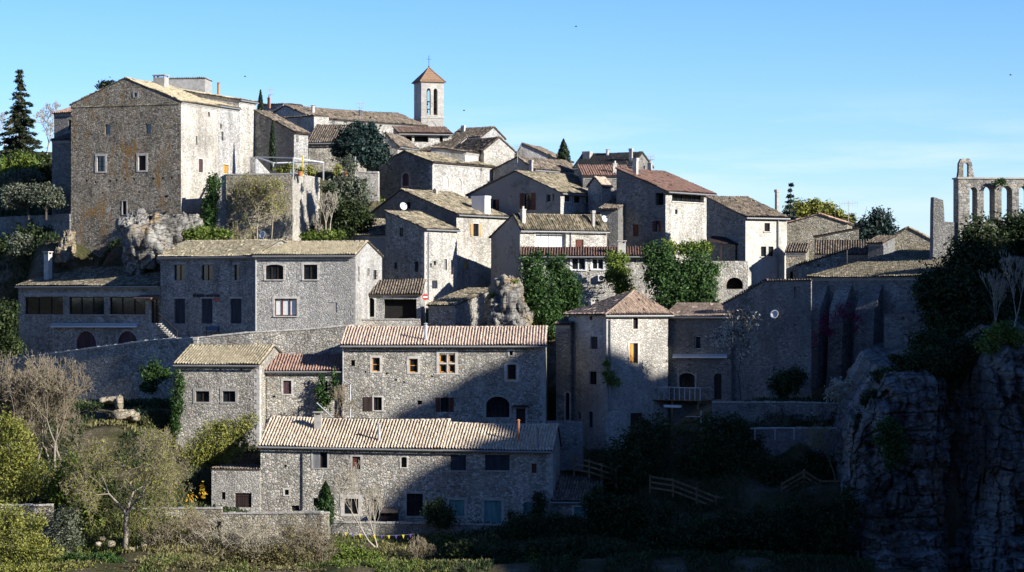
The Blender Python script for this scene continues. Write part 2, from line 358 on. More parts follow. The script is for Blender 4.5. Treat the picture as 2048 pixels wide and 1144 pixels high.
# ------------------------------------------------------------------ roofs
PROF = np.array([.0, .045, .07, .07, .045, .0, -.025, -.025])
def roof_patch(O, U, W, Lu, vtop, seed=0, period=.25, row=.36, sag=.05, amp=1.4, fine=True):
    """one slope of canal tiles: eave along U from O, up the slope along W; vtop(u) = length of slope at u"""
    O, U, W = np.array(O, float), np.array(U, float), np.array(W, float)
    N = np.cross(U, W)
    prof = PROF if fine else PROF[::2]
    Sn = len(prof); per = period if fine else period
    nu = max(2, int(round(Lu/per))); n = nu*Sn + 1
    u = np.linspace(0, Lu, n); h = prof[np.arange(n) % Sn]*amp
    vt = np.array([max(0.0, vtop(q)) for q in u])
    rows = max(1, int(math.ceil(vt.max()/row)))
    rng = np.random.RandomState(seed)
    colj = np.repeat(rng.uniform(-.09, .09, nu+1), Sn)[:n]
    lift = np.repeat(rng.uniform(-.02, .028, (rows, nu+1)), Sn, axis=1)[:, :n]
    VV, UV = [], []
    for k in range(rows):
        for e in (0, 1):
            v = np.clip((k+e)*row + (colj if k+e > 0 else 0), 0, vt)
            off = h + (.035 if e == 0 else .0) + lift[k] + .04
            p = O + np.outer(u, U) + np.outer(v, W)
            low = vnoise(np.stack([u*.35, v*.4, np.full(n, seed*1.7)], 1), seed)*.06
            sg = -sag*4*(u/Lu)*(1-u/Lu)*(.35+.65*(v/max(vt.max(), .1)))
            p = p + np.outer(off + low, N); p[:, 2] += sg
            VV.append(p); UV.append(np.stack([u, v], 1))
    VV = np.concatenate(VV); UV = np.concatenate(UV)
    idx = np.arange(n-1); Fs = []
    for r in range(2*rows - 1):
        a = r*n + idx; Fs.append(np.stack([a, a+1, a+1+n, a+n], 1))
    return VV, np.concatenate(Fs), UV

class House:
    """a masonry block seen at its near corner: face A runs left from the corner, face B runs right/back.
    local axes: x = along A (0 at corner, negative to the left), y = along B into depth."""
    def __init__(s, name, label, cat, xc, Y, yb, ye, a, L=None, Rr=None, LA=None, LB=None, wall='rubble', group=None, dn=2.5, seed=None, wallB=None):
        s.wallB = wallB  # paler stone for the sunlit face B, its brightness put into the colour
        s.a = R(a); s.Y = Y; C0 = V((xat(xc, Y), Y, zat(yb, Y)))
        s.dA = V((-math.cos(s.a), math.sin(s.a), 0)); s.dB = V((math.sin(s.a), math.cos(s.a), 0))
        def solve(px, d):
            k = (px - CX)/F; return (k*C0.y - C0.x)/(d.x - k*d.y)
        s.LA = LA if LA else solve(L, s.dA); s.LB = LB if LB else solve(Rr, s.dB)
        if not (.3 < s.LA < 90 and .3 < s.LB < 90): print('HOUSE SIZE?', label, round(s.LA,2), round(s.LB,2))
        s.root = tag(empty(name, C0, -s.a), label, cat, group)
        s.C = C0; s.hE = (HY - ye)/F*Y - C0.z; s.wall = wall
        s.holes = {'A': [], 'B': []}; s.dn = dn; s.kind = 'flat'; s.r = 0; s.f = .5; s.rb = 0; s.tilt = 0
        s.seed = seed if seed is not None else int(xc*7 + ye) % 9973
        s.Minv = s.root.matrix_basis.inverted() if False else (Matrix.Translation(C0) @ Matrix.Rotation(-s.a, 4, 'Z')).inverted()
        s.parts = []
        footprints.append(s)
    # ---- sight lines to local points
    def ray(s, px, py):
        o = s.Minv @ V((0,0,0)); d = (s.Minv.to_3x3() @ V(((px-CX)/F, 1, (HY-py)/F))); return o, d
    def hit(s, face, px, py):
        o, d = s.ray(px, py)
        if face == 'A': t = -o.y/d.y; q = o + d*t; return q.x, q.z
        t = -o.x/d.x; q = o + d*t; return q.y, q.z
    def p3(s, face, u, z, inset=0.0):
        return (u, inset, z) if face == 'A' else (-inset, u, z)
    # ---- roof shape
    def roofkind(s, kind, rise, f=.5, rb=None, tilt=0):
        s.kind, s.r, s.f, s.rb, s.tilt = kind, rise, f, (rise if rb is None else rb), tilt
    def ridge_y(s, py, kind, f=.5, rb=None, tilt=0, at=None):
        """rise from the pixel row of the ridge (seen at its front end)"""
        # distance of the ridge end
        if kind == 'gy': loc = V((-f*s.LA, 0, 0))
        elif kind == 'gx': loc = V((0, f*s.LB, 0))
        elif kind == 'mx': loc = V((0, s.LB, 0))
        elif kind == 'my': loc = V((-s.LA, 0, 0))
        else: loc = V((-s.LA*.5, s.LB*.5, 0))
        w = s.C + s.dA*(-loc.x) + s.dB*loc.y
        z = (HY - py)/F*w.y - s.C.z
        s.roofkind(kind, z - s.hE, f, None if rb is None else (z - s.hE) + rb, tilt)
    def T(s, x, y):
        k = s.kind; t = -s.tilt*x
        if k == 'flat': return s.hE + t
        if k == 'gx':
            q = y/s.LB
            return s.hE + t + (s.r*q/s.f if q <= s.f else s.r - s.rb*(q - s.f)/(1 - s.f))
        if k == 'gy':
            q = -x/s.LA
            return s.hE + (s.r*q/s.f if q <= s.f else s.r - s.rb*(q - s.f)/(1 - s.f))
        if k == 'mx': return s.hE + t + s.r*y/s.LB
        if k == 'my': return s.hE + s.r*(-x)/s.LA
        return s.hE
    # ---- openings
    def _cut(s, face, x0, y0, x1, y1, arch=0.0, depth=.2, cap=None):
        ym = (y0+y1)/2; xm = (x0+x1)/2
        u0 = s.hit(face, x0, ym)[0]; u1 = s.hit(face, x1, ym)[0]; z1 = s.hit(face, xm, y0)[1]; z0 = s.hit(face, xm, y1)[1]
        L0, L1 = (-s.LA, 0) if face == 'A' else (0, s.LB)
        u0 = max(L0+.06, u0); u1 = min(L1-.06, u1)
        if u1-u0 < .08: print('HOLE?', s.root['label'], face, x0, x1, u0, u1); u1 = u0+.08
        z0 = max(z0, -s.dn+.1)
        # keep clear of the holes cut before
        for (a0, a1, b0, b1, *_) in s.holes[face]:
            if u0 < a1+.02 and u1 > a0-.02 and z0 < b1+.02 and z1 > b0-.02: print('HOLE OVERLAP', s.root['label'], face, x0, y0)
        s.holes[face].append((u0, u1, z0, z1, arch, depth, cap)); return u0, u1, z0, z1
    def hole(s, face, x0, y0, x1, y1, depth=.25): s._cut(face, x0, y0, x1, y1, 0, depth, 'wall')
    def _loop(s, u0, u1, z0, z1, arch):
        if not arch: return [(u0,z0),(u1,z0),(u1,z1),(u0,z1)]
        w = (u1-u0)/2; h = min(arch*w, (z1-z0)*.8); n = 10; c = (u0+u1)/2
        pts = [(u0,z0),(u1,z0)]
        for i in range(n+1):
            t = math.pi*i/n; pts.append((c + w*math.cos(t), z1 - h + h*math.sin(t)))
        return pts
    def win(s, face, x0, y0, x1, y1, kind='glass', arch=0.0, sur=0.0, frame='wood_dk', nx=2, ny=1, sill=0, shut=None, smat='dress', pane='glass',
            depth=.2, lintel=0, name=None, half=None, fw=.05, bars=True):
        """a window / door / closed shutter in a real recess; shut = material of two open shutters on the wall"""
        u0, u1, z0, z1 = s._cut(face, x0, y0, x1, y1, arch, depth)
        loop = s._loop(u0, u1, z0, z1, arch); p = lambda u, z, d: s.p3(face, u, z, d)
        def slab(mb, a0, a1, b0, b1, d0, d1):
            if face == 'A': mb.box(a0, a1, d0, d1, b0, b1)
            else: mb.box(-d1, -d0, a0, a1, b0, b1)
        e = .004
        if kind in ('shut', 'door', 'blank'):
            mb = MB(); d0 = depth - .06
            if kind == 'blank': d0 = .05 if depth > .06 else depth*.5
            mb.poly([p(u, z, d0) for u, z in loop])
            if kind != 'blank':
                n = max(2, int((u1-u0)/.18))
                ztop = z1 - (min(arch*(u1-u0)/2, (z1-z0)*.8) if arch else 0)
                for i in range(n):      # raised boards
                    a = u0 + (u1-u0)*i/n + .012; bb = u0 + (u1-u0)*(i+1)/n - .012
                    slab(mb, a, bb, z0+.02, ztop-.02, d0-.018, d0-.001)
                for fz in (.2, .8): slab(mb, u0+.03, u1-.03, z0+(ztop-z0)*fz-.04, z0+(ztop-z0)*fz+.04, d0-.045, d0-.019)
            o = mb.build(name or {'shut': 'shutter', 'door': 'door', 'blank': 'blocked_window'}[kind], M[frame], s.root)
        else:
            mb = MB(); d = depth - .08
            if kind == 'glass':
                hh = z1 - (min(arch*(u1-u0)/2, (z1-z0)*.8) if arch else 0)
                slab(mb, u0+e, u0+fw, z0+e, hh, d, d+.06); slab(mb, u1-fw, u1-e, z0+e, hh, d, d+.06)
                slab(mb, u0+fw, u1-fw, z0+e, z0+fw, d, d+.06)
                if not arch: slab(mb, u0+fw, u1-fw, z1-fw, z1-e, d, d+.06)
                if bars:
                    for i in range(1, nx): c = u0+(u1-u0)*i/nx; slab(mb, c-fw*.6, c+fw*.6, z0+fw, hh-fw*.5, d+.004, d+.056)
                    for j in range(1, ny):
                        c = z0+(z1-z0)*j/ny
                        for i in range(nx):
                            a = u0+(u1-u0)*i/nx+fw*.62; bb = u0+(u1-u0)*(i+1)/nx-fw*.62
                            slab(mb, a, bb, c-fw*.35, c+fw*.35, d+.008, d+.052)
                o = mb.build(name or 'window', M[frame], s.root)
                pb = MB(); pb.poly([p(u, z, depth-.012) for u, z in loop]); pb.build('pane', M[pane], o)
            else:   # open dark
                mb.poly([p(u, z, depth-.012) for u, z in loop]); o = mb.build(name or 'window', M['black' if kind == 'dark' else pane], s.root)
        if half:        # half of the opening closed by one shutter leaf
            hb = MB(); c = (u0+u1)/2; slab(hb, u0+.02, c-.01, z0+.02, z1-.02, .04, .08); hb.build('shutter', M[half], s.root)
        if sur:
            sb = MB(); o3 = -.03; w = sur; n = max(2, int((z1-z0)/.45)); k = 0
            for (a0, a1) in ((u0-w, u0+.012), (u1-.012, u1+w)):
                for i in range(n):
                    ex = (.05*((i*7+k*3+s.seed) % 3)/2); b0 = z0+(z1-z0)*i/n; b1 = z0+(z1-z0)*(i+1)/n-.012
                    q0, q1 = (a0-ex, a1) if a0 < u0 else (a0, a1+ex)
                    slab(sb, q0, q1, b0, b1, o3 - .004*(i % 2), depth*.4)
                k += 1
            if not arch: slab(sb, u0-w-.03, u1+w+.05, z1-.01, z1+w*1.1, o3-.006, depth*.4)
            else:
                wv = (u1-u0)/2; h = min(arch*wv, (z1-z0)*.8); c = (u0+u1)/2; nn = 9
                for i in range(nn):
                    t0 = math.pi*i/nn+.02; t1 = math.pi*(i+1)/nn-.02
                    q = [(c+(wv+r)*math.cos(t), z1-h+(h+r)*math.sin(t)) for r, t in ((0,t0),(w,t0),(w,t1),(0,t1))]
                    vs = [p(a, b_, o3-.005*(i % 2)) for a, b_ in q] + [p(a, b_, .05) for a, b_ in q]
                    sb.add(vs, [(0,1,2,3),(4,7,6,5),(0,4,5,1),(1,5,6,2),(2,6,7,3),(3,7,4,0)])
            if sill != 0: pass
            else: slab(sb, u0-w, u1+w, z0-w*.7, z0+.008, o3-.01, depth*.4)
            sb.build('surround', M[smat], s.root)
        if sill:
            sb = MB(); slab(sb, u0-.12, u1+.12, z0-.09, z0+.008, -.1, depth*.5); sb.build('sill', M[smat], s.root)
        if lintel:
            sb = MB(); slab(sb, u0-.15, u1+.15, z1-.008, z1+lintel, -.025, depth*.5); sb.build('lintel', M[smat], s.root)
        if shut:
            w = (u1-u0)/2
            for (a0, a1) in ((u0-w-.03, u0-.03), (u1+.03, u1+w+.03)):
                hb = MB(); slab(hb, a0, a1, z0, z1, -.05, -.012)
                for fz in (.18, .82): slab(hb, a0+.02, a1-.02, z0+(z1-z0)*fz-.04, z0+(z1-z0)*fz+.04, -.075, -.051)
                hb.build('shutter', M[shut], s.root)
        return o
    # ---- building it
    def face_mesh(s, mb, face, dn):
        k0 = len(mb.f)
        if face == 'A': L0, L1 = -s.LA, 0; tops = [(0, s.T(0,0))] + ([(-s.f*s.LA, s.T(-s.f*s.LA,0))] if s.kind == 'gy' else []) + [(-s.LA, s.T(-s.LA,0))]
        else: L0, L1 = 0, s.LB; tops = [(s.LB, s.T(0,s.LB))] + ([(s.f*s.LB, s.T(0,s.f*s.LB))] if s.kind == 'gx' else []) + [(0, s.T(0,0))]
        outer = [(L0, -dn), (L1, -dn)] + tops
        loops = [outer] + [s._loop(*h[:5]) for h in s.holes[face]]
        flat = [q for l in loops for q in l]
        tri = tessellate_polygon([[V((u, z, 0)) for u, z in l] for l in loops])
        fs = []
        for t in tri:
            (ax, ay), (bx, by), (cx, cy) = (flat[i] for i in t)
            ar = (bx-ax)*(cy-ay) - (cx-ax)*(by-ay)
            if abs(ar) < 1e-9: continue
            fs.append(t if ar > 0 else t[::-1])
        mb.add([s.p3(face, u, z) for u, z in flat], fs)
        for h, l in zip(s.holes[face], loops[1:]):
            d = h[5]; n = len(l)
            vs = [s.p3(face, u, z) for u, z in l] + [s.p3(face, u, z, d) for u, z in l]
            mb.add(vs, [(i, i+n, (i+1) % n + n, (i+1) % n) for i in range(n)])
            if h[6] == 'wall': mb.poly([s.p3(face, u, z, d) for u, z in l])
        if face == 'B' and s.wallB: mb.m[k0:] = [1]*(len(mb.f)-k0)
    def build(s, roof='t_old', ov=.3, ovs=.12, gutter=True, fine=True, ridgecap=True, sag=.05, wallname='wall', genoise=True, period=.25):
        mb = MB(); s.face_mesh(mb, 'A', s.dn); s.face_mesh(mb, 'B', s.dn)
        for (face, pts) in (('back', [(0, s.LB), (-s.LA, s.LB)]), ('side', [(-s.LA, s.LB), (-s.LA, 0)])):
            (xa, ya), (xb, yb) = pts
            top = [(xb, yb, s.T(xb, yb))]
            if s.kind == 'gy' and face == 'back': top.append((-s.f*s.LA, s.LB, s.T(-s.f*s.LA, s.LB)))
            if s.kind == 'gx' and face == 'side': top.append((-s.LA, s.f*s.LB, s.T(-s.LA, s.f*s.LB)))
            top.append((xa, ya, s.T(xa, ya)))
            mb.poly([(xa, ya, -s.dn), (xb, yb, -s.dn)] + top)
        if s.kind == 'flat' and roof is None:
            mb.poly([(0,0,s.hE-.3),(0,s.LB,s.hE-.3),(-s.LA,s.LB,s.hE-.3),(-s.LA,0,s.hE-.3)])
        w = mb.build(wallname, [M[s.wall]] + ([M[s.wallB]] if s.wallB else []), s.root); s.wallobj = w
        s.patches = []
        if roof: s.make_roof(roof, ov, ovs, fine, ridgecap, sag, period)
        if roof and gutter:
            gb = MB(); P0, U, Lu = s.eave
            a = V(P0) + V(U)*0.02; bq = V(P0) + V(U)*(Lu-.02); N = V(s.patches[0][3])
            q = V((0,0,-.09)); out = V((0,-.06,0)) if s.eaveface == 'A' else V((.06,0,0))
            gb.tube(a+q+out, bq+q+out, .075, n=8); gb.build('gutter', M['zinc'], s.root)
        if roof and genoise:    # the corbelled course under the eaves
            gb = MB(); n = max(2, int(s.eave[2]/.3))
            if s.eaveface == 'A':
                for k, (dz, o) in enumerate(((.30, .05), (.16, .13))):
                    z = s.T(0,0)-dz; zl = s.T(-s.LA,0)-dz
                    vs = [(-s.LA+.01,-o,zl),(-.01,-o,z),(-.01,-.002,z),(-s.LA+.01,-.002,zl)]; vt = [(x,y,zz+.12) for x,y,zz in vs]
                    gb.add(vs+vt, [(3,2,1,0),(4,5,6,7),(0,1,5,4),(1,2,6,5),(2,3,7,6),(3,0,4,7)])
            else:
                for k, (dz, o) in enumerate(((.30, .05), (.16, .13))):
                    z = s.T(0,0)-dz; gb.box(.002, o, .01, s.LB-.01, z, z+.12)
            gb.build('eaves_course', M['dress_grey'], s.root)
        return s
    def make_roof(s, mat, ov, ovs, fine, ridgecap, sag, period=.25):
        VV, FF, UV = [], [], []; k = 0; under = MB(); caps = MB()
        def patch(O, U, W, Lu, vt, poly):
            nonlocal k
            v, f, uv = roof_patch(O, U, W, Lu, vt, s.seed + k, fine=fine, sag=sag, period=period)
            off = sum(len(q) for q in VV); VV.append(v); FF.append(f + off); UV.append(uv); k += 1
            N = V(U).cross(V(W)); s.patches.append((V(O), V(U), V(W), N, Lu))
            lo = [V(q) - N*.05 for q in poly]; hi = [V(q) + N*.03 for q in poly]
            under.poly([tuple(q) for q in reversed(lo)])
            n = len(poly)
            for i in range(n): under.poly([tuple(lo[i]), tuple(lo[(i+1) % n]), tuple(hi[(i+1) % n]), tuple(hi[i])])
            s.lastpoly = poly
        LA, LB, hE = s.LA, s.LB, s.hE
        lift = .055
        def cap(a, b):
            a, b = V(a), V(b); n = max(1, int((b-a).length/.42)); rng = random.Random(s.seed)
            for i in range(n):
                p, q = a.lerp(b, i/n), a.lerp(b, (i+1)/n+.03/n)
                j = V((0,0,rng.uniform(-.01,.015))); sg = V((0,0,-sag*4*((i+.5)/n)*(1-(i+.5)/n)))
                caps.tube(p+j+sg, q+j+sg, .105, .09, n=8)
        def slope(e0, e1, r0, r1):
            """eave e0->e1 (left to right seen from outside), ridge ends r0 (above e0) and r1"""
            e0, e1, r0, r1 = V(e0), V(e1), V(r0), V(r1)
            U = (e1-e0); Lu = U.length; U.normalize(); d0 = r0-e0; d1 = r1-e0
            W = (d0 - U*d0.dot(U)); W.normalize()
            a0, b0 = d0.dot(U), d0.dot(W); a1, b1 = d1.dot(U), d1.dot(W)
            def vt(u):
                if a0 > 1e-3 and u < a0: return b0*u/a0
                if Lu - a1 > 1e-3 and u > a1: return b1*(Lu-u)/(Lu-a1)
                t = 0 if a1-a0 < 1e-6 else (u-a0)/(a1-a0)
                return b0 + (b1-b0)*min(1, max(0, t))
            poly = [tuple(e0), tuple(e1), tuple(r1)] + ([tuple(r0)] if (r1-r0).length > .02 else [])
            patch(e0, U, W, Lu, vt, poly)
        s.slope = slope
        if s.kind == 'gx':
            sl = s.r/(s.f*LB); sb = s.rb/((1-s.f)*LB); t = s.tilt; q = lambda x: -t*x
            e = lambda x, y, z: (x, y, z + q(x) + lift)
            xl, xr = -LA-ovs, ovs; yr = s.f*LB; zr = hE + s.r
            slope(e(xl,-ov,hE-ov*sl), e(xr,-ov,hE-ov*sl), e(xl,yr,zr), e(xr,yr,zr))
            zb = zr - s.rb - ov*sb
            slope(e(xr,LB+ov,zb), e(xl,LB+ov,zb), e(xr,yr,zr), e(xl,yr,zr))
            if ridgecap: cap(e(xl,yr,zr+.03), e(xr,yr,zr+.03))
            s.eave = (e(xl,-ov,hE-ov*sl), (V(e(xr,-ov,0))-V(e(xl,-ov,0))).normalized(), LA+2*ovs); s.eaveface = 'A'
        elif s.kind == 'gy':
            sl = s.r/(s.f*LA); sb = s.rb/((1-s.f)*LA); xr = -s.f*LA; zr = hE + s.r + lift
            y0, y1 = -ovs, LB+ovs
            slope((ov,y0,hE-ov*sl+lift), (ov,y1,hE-ov*sl+lift), (xr,y0,zr), (xr,y1,zr))
            zb = zr - s.rb - ov*sb
            slope((-LA-ov,y1,zb), (-LA-ov,y0,zb), (xr,y1,zr), (xr,y0,zr))
            if ridgecap: cap((xr,y0,zr+.03), (xr,y1,zr+.03))
            s.eave = ((ov,y0,hE-ov*sl+lift), V((0,1,0)), LB+2*ovs); s.eaveface = 'B'
        elif s.kind == 'mx':
            sl = s.r/LB; t = s.tilt; e = lambda x, y, z: (x, y, z - t*x + lift); xl, xr = -LA-ovs, ovs
            slope(e(xl,-ov,hE-ov*sl), e(xr,-ov,hE-ov*sl), e(xl,LB+.1,hE+s.r+.1*sl), e(xr,LB+.1,hE+s.r+.1*sl))
            s.eave = (e(xl,-ov,hE-ov*sl), (V(e(xr,-ov,0))-V(e(xl,-ov,0))).normalized(), LA+2*ovs); s.eaveface = 'A'
        elif s.kind == 'my':
            sl = s.r/LA; y0, y1 = -ovs, LB+ovs
            slope((ov,y0,hE-ov*sl+lift), (ov,y1,hE-ov*sl+lift), (-LA-.1,y0,hE+s.r+.1*sl+lift), (-LA-.1,y1,hE+s.r+.1*sl+lift))
            s.eave = ((ov,y0,hE-ov*sl+lift), V((0,1,0)), LB+2*ovs); s.eaveface = 'B'
        elif s.kind == 'hip':
            z0 = hE + lift - ov*.3; zr = hE + s.r + lift
            fx, fy = s.f if isinstance(s.f, tuple) else (.5, .5)
            r0 = r1 = (-fx*LA, fy*LB, zr)
            c = [(-LA-ov,-ov,z0), (ov,-ov,z0), (ov,LB+ov,z0), (-LA-ov,LB+ov,z0)]
            for i in (1, 0, 2, 3): slope(c[i], c[(i+1) % 4], r0, r1)
            for i in (0, 1, 2): cap(V(c[i])+V((0,0,.06)), V(r0)+V((0,0,.06)))
            s.eave = (c[1], V((0,1,0)), LB+2*ov); s.eaveface = 'B'
        elif s.kind == 'flat':
            slope((-LA-.05,-.05,hE+.02), (.05,-.05,hE+.02), (-LA-.05,LB+.05,hE+.05), (.05,LB+.05,hE+.05))
            s.eave = ((-LA,-.05,hE), V((1,0,0)), LA); s.eaveface = 'A'
        VV = np.concatenate(VV); FF = np.concatenate(FF); UV = np.concatenate(UV)
        n0 = len(VV); ev = np.array(under.v + caps.v).reshape(-1, 3)
        # tile slopes, then the boards under them and the ridge caps, as one mesh
        me = bpy.data.meshes.new('roof')
        allv = np.concatenate([VV, ev]) if len(ev) else VV
        polys = [np.asarray(FF)]; extra = [tuple(i + n0 for i in f) for f in under.f] + [tuple(i + n0 + len(under.v) for i in f) for f in caps.f]
        li = list(FF.ravel()); tot = [4]*len(FF)
        for f in extra: li += f; tot.append(len(f))
        tot = np.array(tot, np.int32); st = np.concatenate([[0], np.cumsum(tot)[:-1]]).astype(np.int32); li = np.array(li, np.int32)
        me.vertices.add(len(allv)); me.vertices.foreach_set('co', allv.astype(np.float32).ravel())
        me.loops.add(len(li)); me.loops.foreach_set('vertex_index', li)
        me.polygons.add(len(tot)); me.polygons.foreach_set('loop_start', st); me.polygons.foreach_set('loop_total', tot)
        mi = np.zeros(len(tot), np.int32); mi[len(FF):len(FF)+len(under.f)] = 1
        me.polygons.foreach_set('material_index', mi)
        euv = np.stack([ev[:,0]*.9 + ev[:,1]*.9, ev[:,2]*.5 + ev[:,0]*.3], 1) if len(ev) else np.zeros((0,2))
        uvl = me.uv_layers.new(name='UVMap'); uvl.data.foreach_set('uv', np.concatenate([UV, euv]).astype(np.float32)[li].ravel())
        me.update(calc_edges=True)
        s.roof = link_mesh('roof', me, [M[mat], M['soffit']], s.root)
    # ---- things on the house
    def on_roof(s, px, py, k=0):
        O, U, W, N, Lu = s.patches[k]; o, d = s.ray(px, py); t = (O - o).dot(N)/d.dot(N); return o + d*t
    def chim(s, px, pyb, pyt, w, kind='stone', mat=None, k=0, cap='slab', d=None):
        q = s.on_roof(px, pyb, k); wp = s.C + s.dA*(-q.x) + s.dB*q.y
        sc = wp.y/F; h = (pyb-pyt)*sc; w = w*sc; d = d*sc if d else w*.8
        mb = MB(); ca, sa = math.cos(0), math.sin(0)
        x0, x1, y0, y1 = q.x-w/2, q.x+w/2, q.y-d/2, q.y+d/2; zb = q.z-.5; zt = q.z+h
        if kind == 'stone':
            mb.box(x0, x1, y0, y1, zb, zt-.28)
            if cap == 'slab':
                t = .1*min(w, 1)+.03
                for (a, b_) in ((x0+.002, y0+.002), (x1-t-.002, y0+.002), (x0+.002, y1-t-.002), (x1-t-.002, y1-t-.002)): mb.box(a, a+t, b_, b_+t, zt-.28, zt-.09)
                mb.box(x0-.09, x1+.09, y0-.09, y1+.09, zt-.09, zt)
            elif cap == 'pot':
                mb.box(x0-.05, x1+.05, y0-.05, y1+.05, zt-.279, zt-.2); c = ((x0+x1)/2, (y0+y1)/2, zt-.2)
                mb.lathe(c, [(w*.28, 0), (w*.22, .2), (w*.27, .28), (w*.2, .28)], 10)
            elif cap == 'arch':
                mb.box(x0-.04, x1+.04, y0-.04, y1+.04, zt-.279, zt-.2)
                vs = [(x0, y0, zt-.2), (x1, y0, zt-.2), ((x0+x1)/2, y0, zt), (x0, y1, zt-.2), (x1, y1, zt-.2), ((x0+x1)/2, y1, zt)]
                mb.add(vs, [(0,1,2), (5,4,3), (0,2,5,3), (1,4,5,2)])
            else: mb.box(x0-.05, x1+.05, y0-.05, y1+.05, zt-.279, zt)
            return mb.build('chimney', M[mat or 'dress_grey'], s.roof)
        if kind == 'flue':
            c = (q.x, q.y, zb); r = w/2; H = zt-zb
            mb.lathe(c, [(0,0),(r,0),(r,H-.3),(r*1.15,H-.3),(r*1.15,H-.24),(r*.9,H-.24),(r*.9,H-.12),(r*1.7,H-.12),(0,H)], 12)
            return mb.build('chimney', M[mat or 'pipe'], s.roof)
    def pipe(s, face, px, y0, y1, r=.05, mat='pipe', jog=None):
        u, _ = s.hit(face, px, (y0+y1)/2); za = s.hit(face, px, y0)[1]; zb = s.hit(face, px, y1)[1]
        mb = MB(); mb.tube(s.p3(face, u, za, -r-.03), s.p3(face, u, zb, -r-.03), r, n=8)
        for i in range(3):
            z = za + (zb-za)*(i+.5)/3; mb.tube(s.p3(face, u, z-.03, -r-.03), s.p3(face, u, z+.03, -r-.03), r*1.35, n=8)
        mb.build('drainpipe', M[mat], s.root)
    def band(s, face, x0, x1, y0, y1, out=.06, mat='dress_grey', name='ledge'):
        xm = (x0+x1)/2; ym = (y0+y1)/2
        u0, u1 = s.hit(face, x0, ym)[0], s.hit(face, x1, ym)[0]; z1 = s.hit(face, xm, y0)[1]; z0 = s.hit(face, xm, y1)[1]
        mb = MB()
        if face == 'A': mb.box(u0, u1, -out, -.001, z0, z1)
        else: mb.box(.001, out, u0, u1, z0, z1)
        return mb.build(name, M[mat], s.root)
    def quoins(s, mat='dress_grey', size=.42, zmax=None):
        mb = MB(); rng = random.Random(s.seed); z = -s.dn*.3; i = 0; top = (zmax or s.hE)-.35
        while z < top-.2:
            h = rng.uniform(.25,.42); la = size if i % 2 else size*.55; lb = size*.55 if i % 2 else size
            mb.box(-la, .018, -.018, lb, z, min(z+h-.015, top)); z += h; i += 1
        mb.build('quoins', M[mat], s.root)
    def world(s, face, px, py, out=0.0):
        u, z = s.hit(face, px, py); q = s.p3(face, u, z, -out)
        return s.C + s.dA*(-q[0]) + s.dB*q[1] + V((0,0,q[2]))
footprints = []
# ================================================================== THE VILLAGE
HG = 'stone houses of the hill village'
def house(label, xc, Y, yb, ye, a, name='stone_house', cat='house', group=HG, **k):
    return House(name, label, cat, xc, Y, yb, ye, a, group=group, **k)

# ---- lowest row: long house with cream tiles
h = house('right half of the lowest house, with teal shutters and two wide dark shutters', 1105, 200, 1052, 900, 6, L=882, LB=7.2, wall='rubble')
h.ridge_y(851, 'gx', .62, tilt=.012)
h.win('A', 901,910,932,941, 'shut', frame='wood_navy', sill=1, smat='dress_grey')
h.win('A', 970,910,1019,941, 'shut', frame='wood_navy', sill=1, smat='dress_grey')
h.win('A', 1063,927,1073,946, 'shut', frame='wood_red')
h.win('A', 898,1000,929,1032, 'shut', frame='wood_teal', sur=.2, smat='dress_grey')
h.win('A', 968,1001,1003,1047, 'shut', frame='wood_teal', sur=.2, smat='dress_grey')
h.win('A', 1047,1005,1067,1027, 'shut', frame='wood_teal')
h.build('t_buff', ov=.35, sag=.10)
h.chim(1037,884,838,5, 'flue', mat='brick'); h.chim(1074,897,853,7, 'flue', mat='zinc'); h.quoins('dress_grey', .5)
FRONT = h; q = h.C + h.dA*h.LA
h = house('left half of the lowest house, cream striped tiles and a stone chimney', 883.5, q.y-.03, 1052, 896, 6, L=521, LB=7.4, wall='rubble')
h.ridge_y(841, 'gx', .62, tilt=.012)
h.win('A', 625.6,904,655,936, 'glass', frame='purple', half='wood_grey', sur=.12, smat='dress_grey')
h.win('A', 704,913,721,939, 'shut', frame='wood_red', sur=.12, smat='dress_grey')
h.win('A', 802,914,814,935, 'dark', arch=.4, sur=.1)
h.win('A', 569,979,578,990, 'dark', sur=.12)
h.win('A', 583,1011,599,1022, 'dark')
h.win('A', 626,996,636,1012, 'dark')
h.hole('A', 568,929,573,935)
h.win('A', 688,997,717,1028, 'glass', frame='wood_dk', sur=.28, nx=2)
h.win('A', 741,999,757,1041, 'dark', arch=.8, sur=.1, smat='dress_grey', name='doorway', depth=.4)
h.win('A', 813,987,846,1032, 'glass', frame='wood_dk', nx=2, ny=3, sur=.2, smat='dress_grey', name='door')
h.build('t_buff', ov=.35, sag=.16)
h.chim(636,856,823,14, 'stone', cap='slab'); h.chim(758,880,846,6, 'flue')
h.pipe('A', 605, 905, 1020, .04, 'iron')
mb = MB(); (u0, z1), (u1, z0) = h.hit('A', 764,1016), h.hit('A', 800,1040)
mb.box(u0+.1, u1-.1, -.9, -.002, z0-.6, z1-.25); mb.build('wood_store', M['wood_dk'], h.root)
mb = MB(); mb.add([(u0,-1.2,z1-.3),(u1,-1.2,z1-.3),(u1,-.002,z1),(u0,-.002,z1),(u0,-1.2,z1-.22),(u1,-1.2,z1-.22),(u1,-.002,z1+.08),(u0,-.002,z1+.08)], [(3,2,1,0),(4,5,6,7),(0,1,5,4),(1,2,6,5),(2,3,7,6),(3,0,4,7)]); mb.build('store_roof', M['t_brown'], h.root)

h = house('small flat roofed stone annex with dark shutters left of the lowest house', 520, 202.3, 1020, 940, 8, L=423, LB=5.0, wall='rubble_fine', name='stone_annex', cat='annex')
h.win('A', 443,984,451,999, 'dark'); h.win('A', 470,986,503,1015, 'shut', frame='wood_dk')
h.build('t_brown', ov=.12, gutter=False, genoise=False)

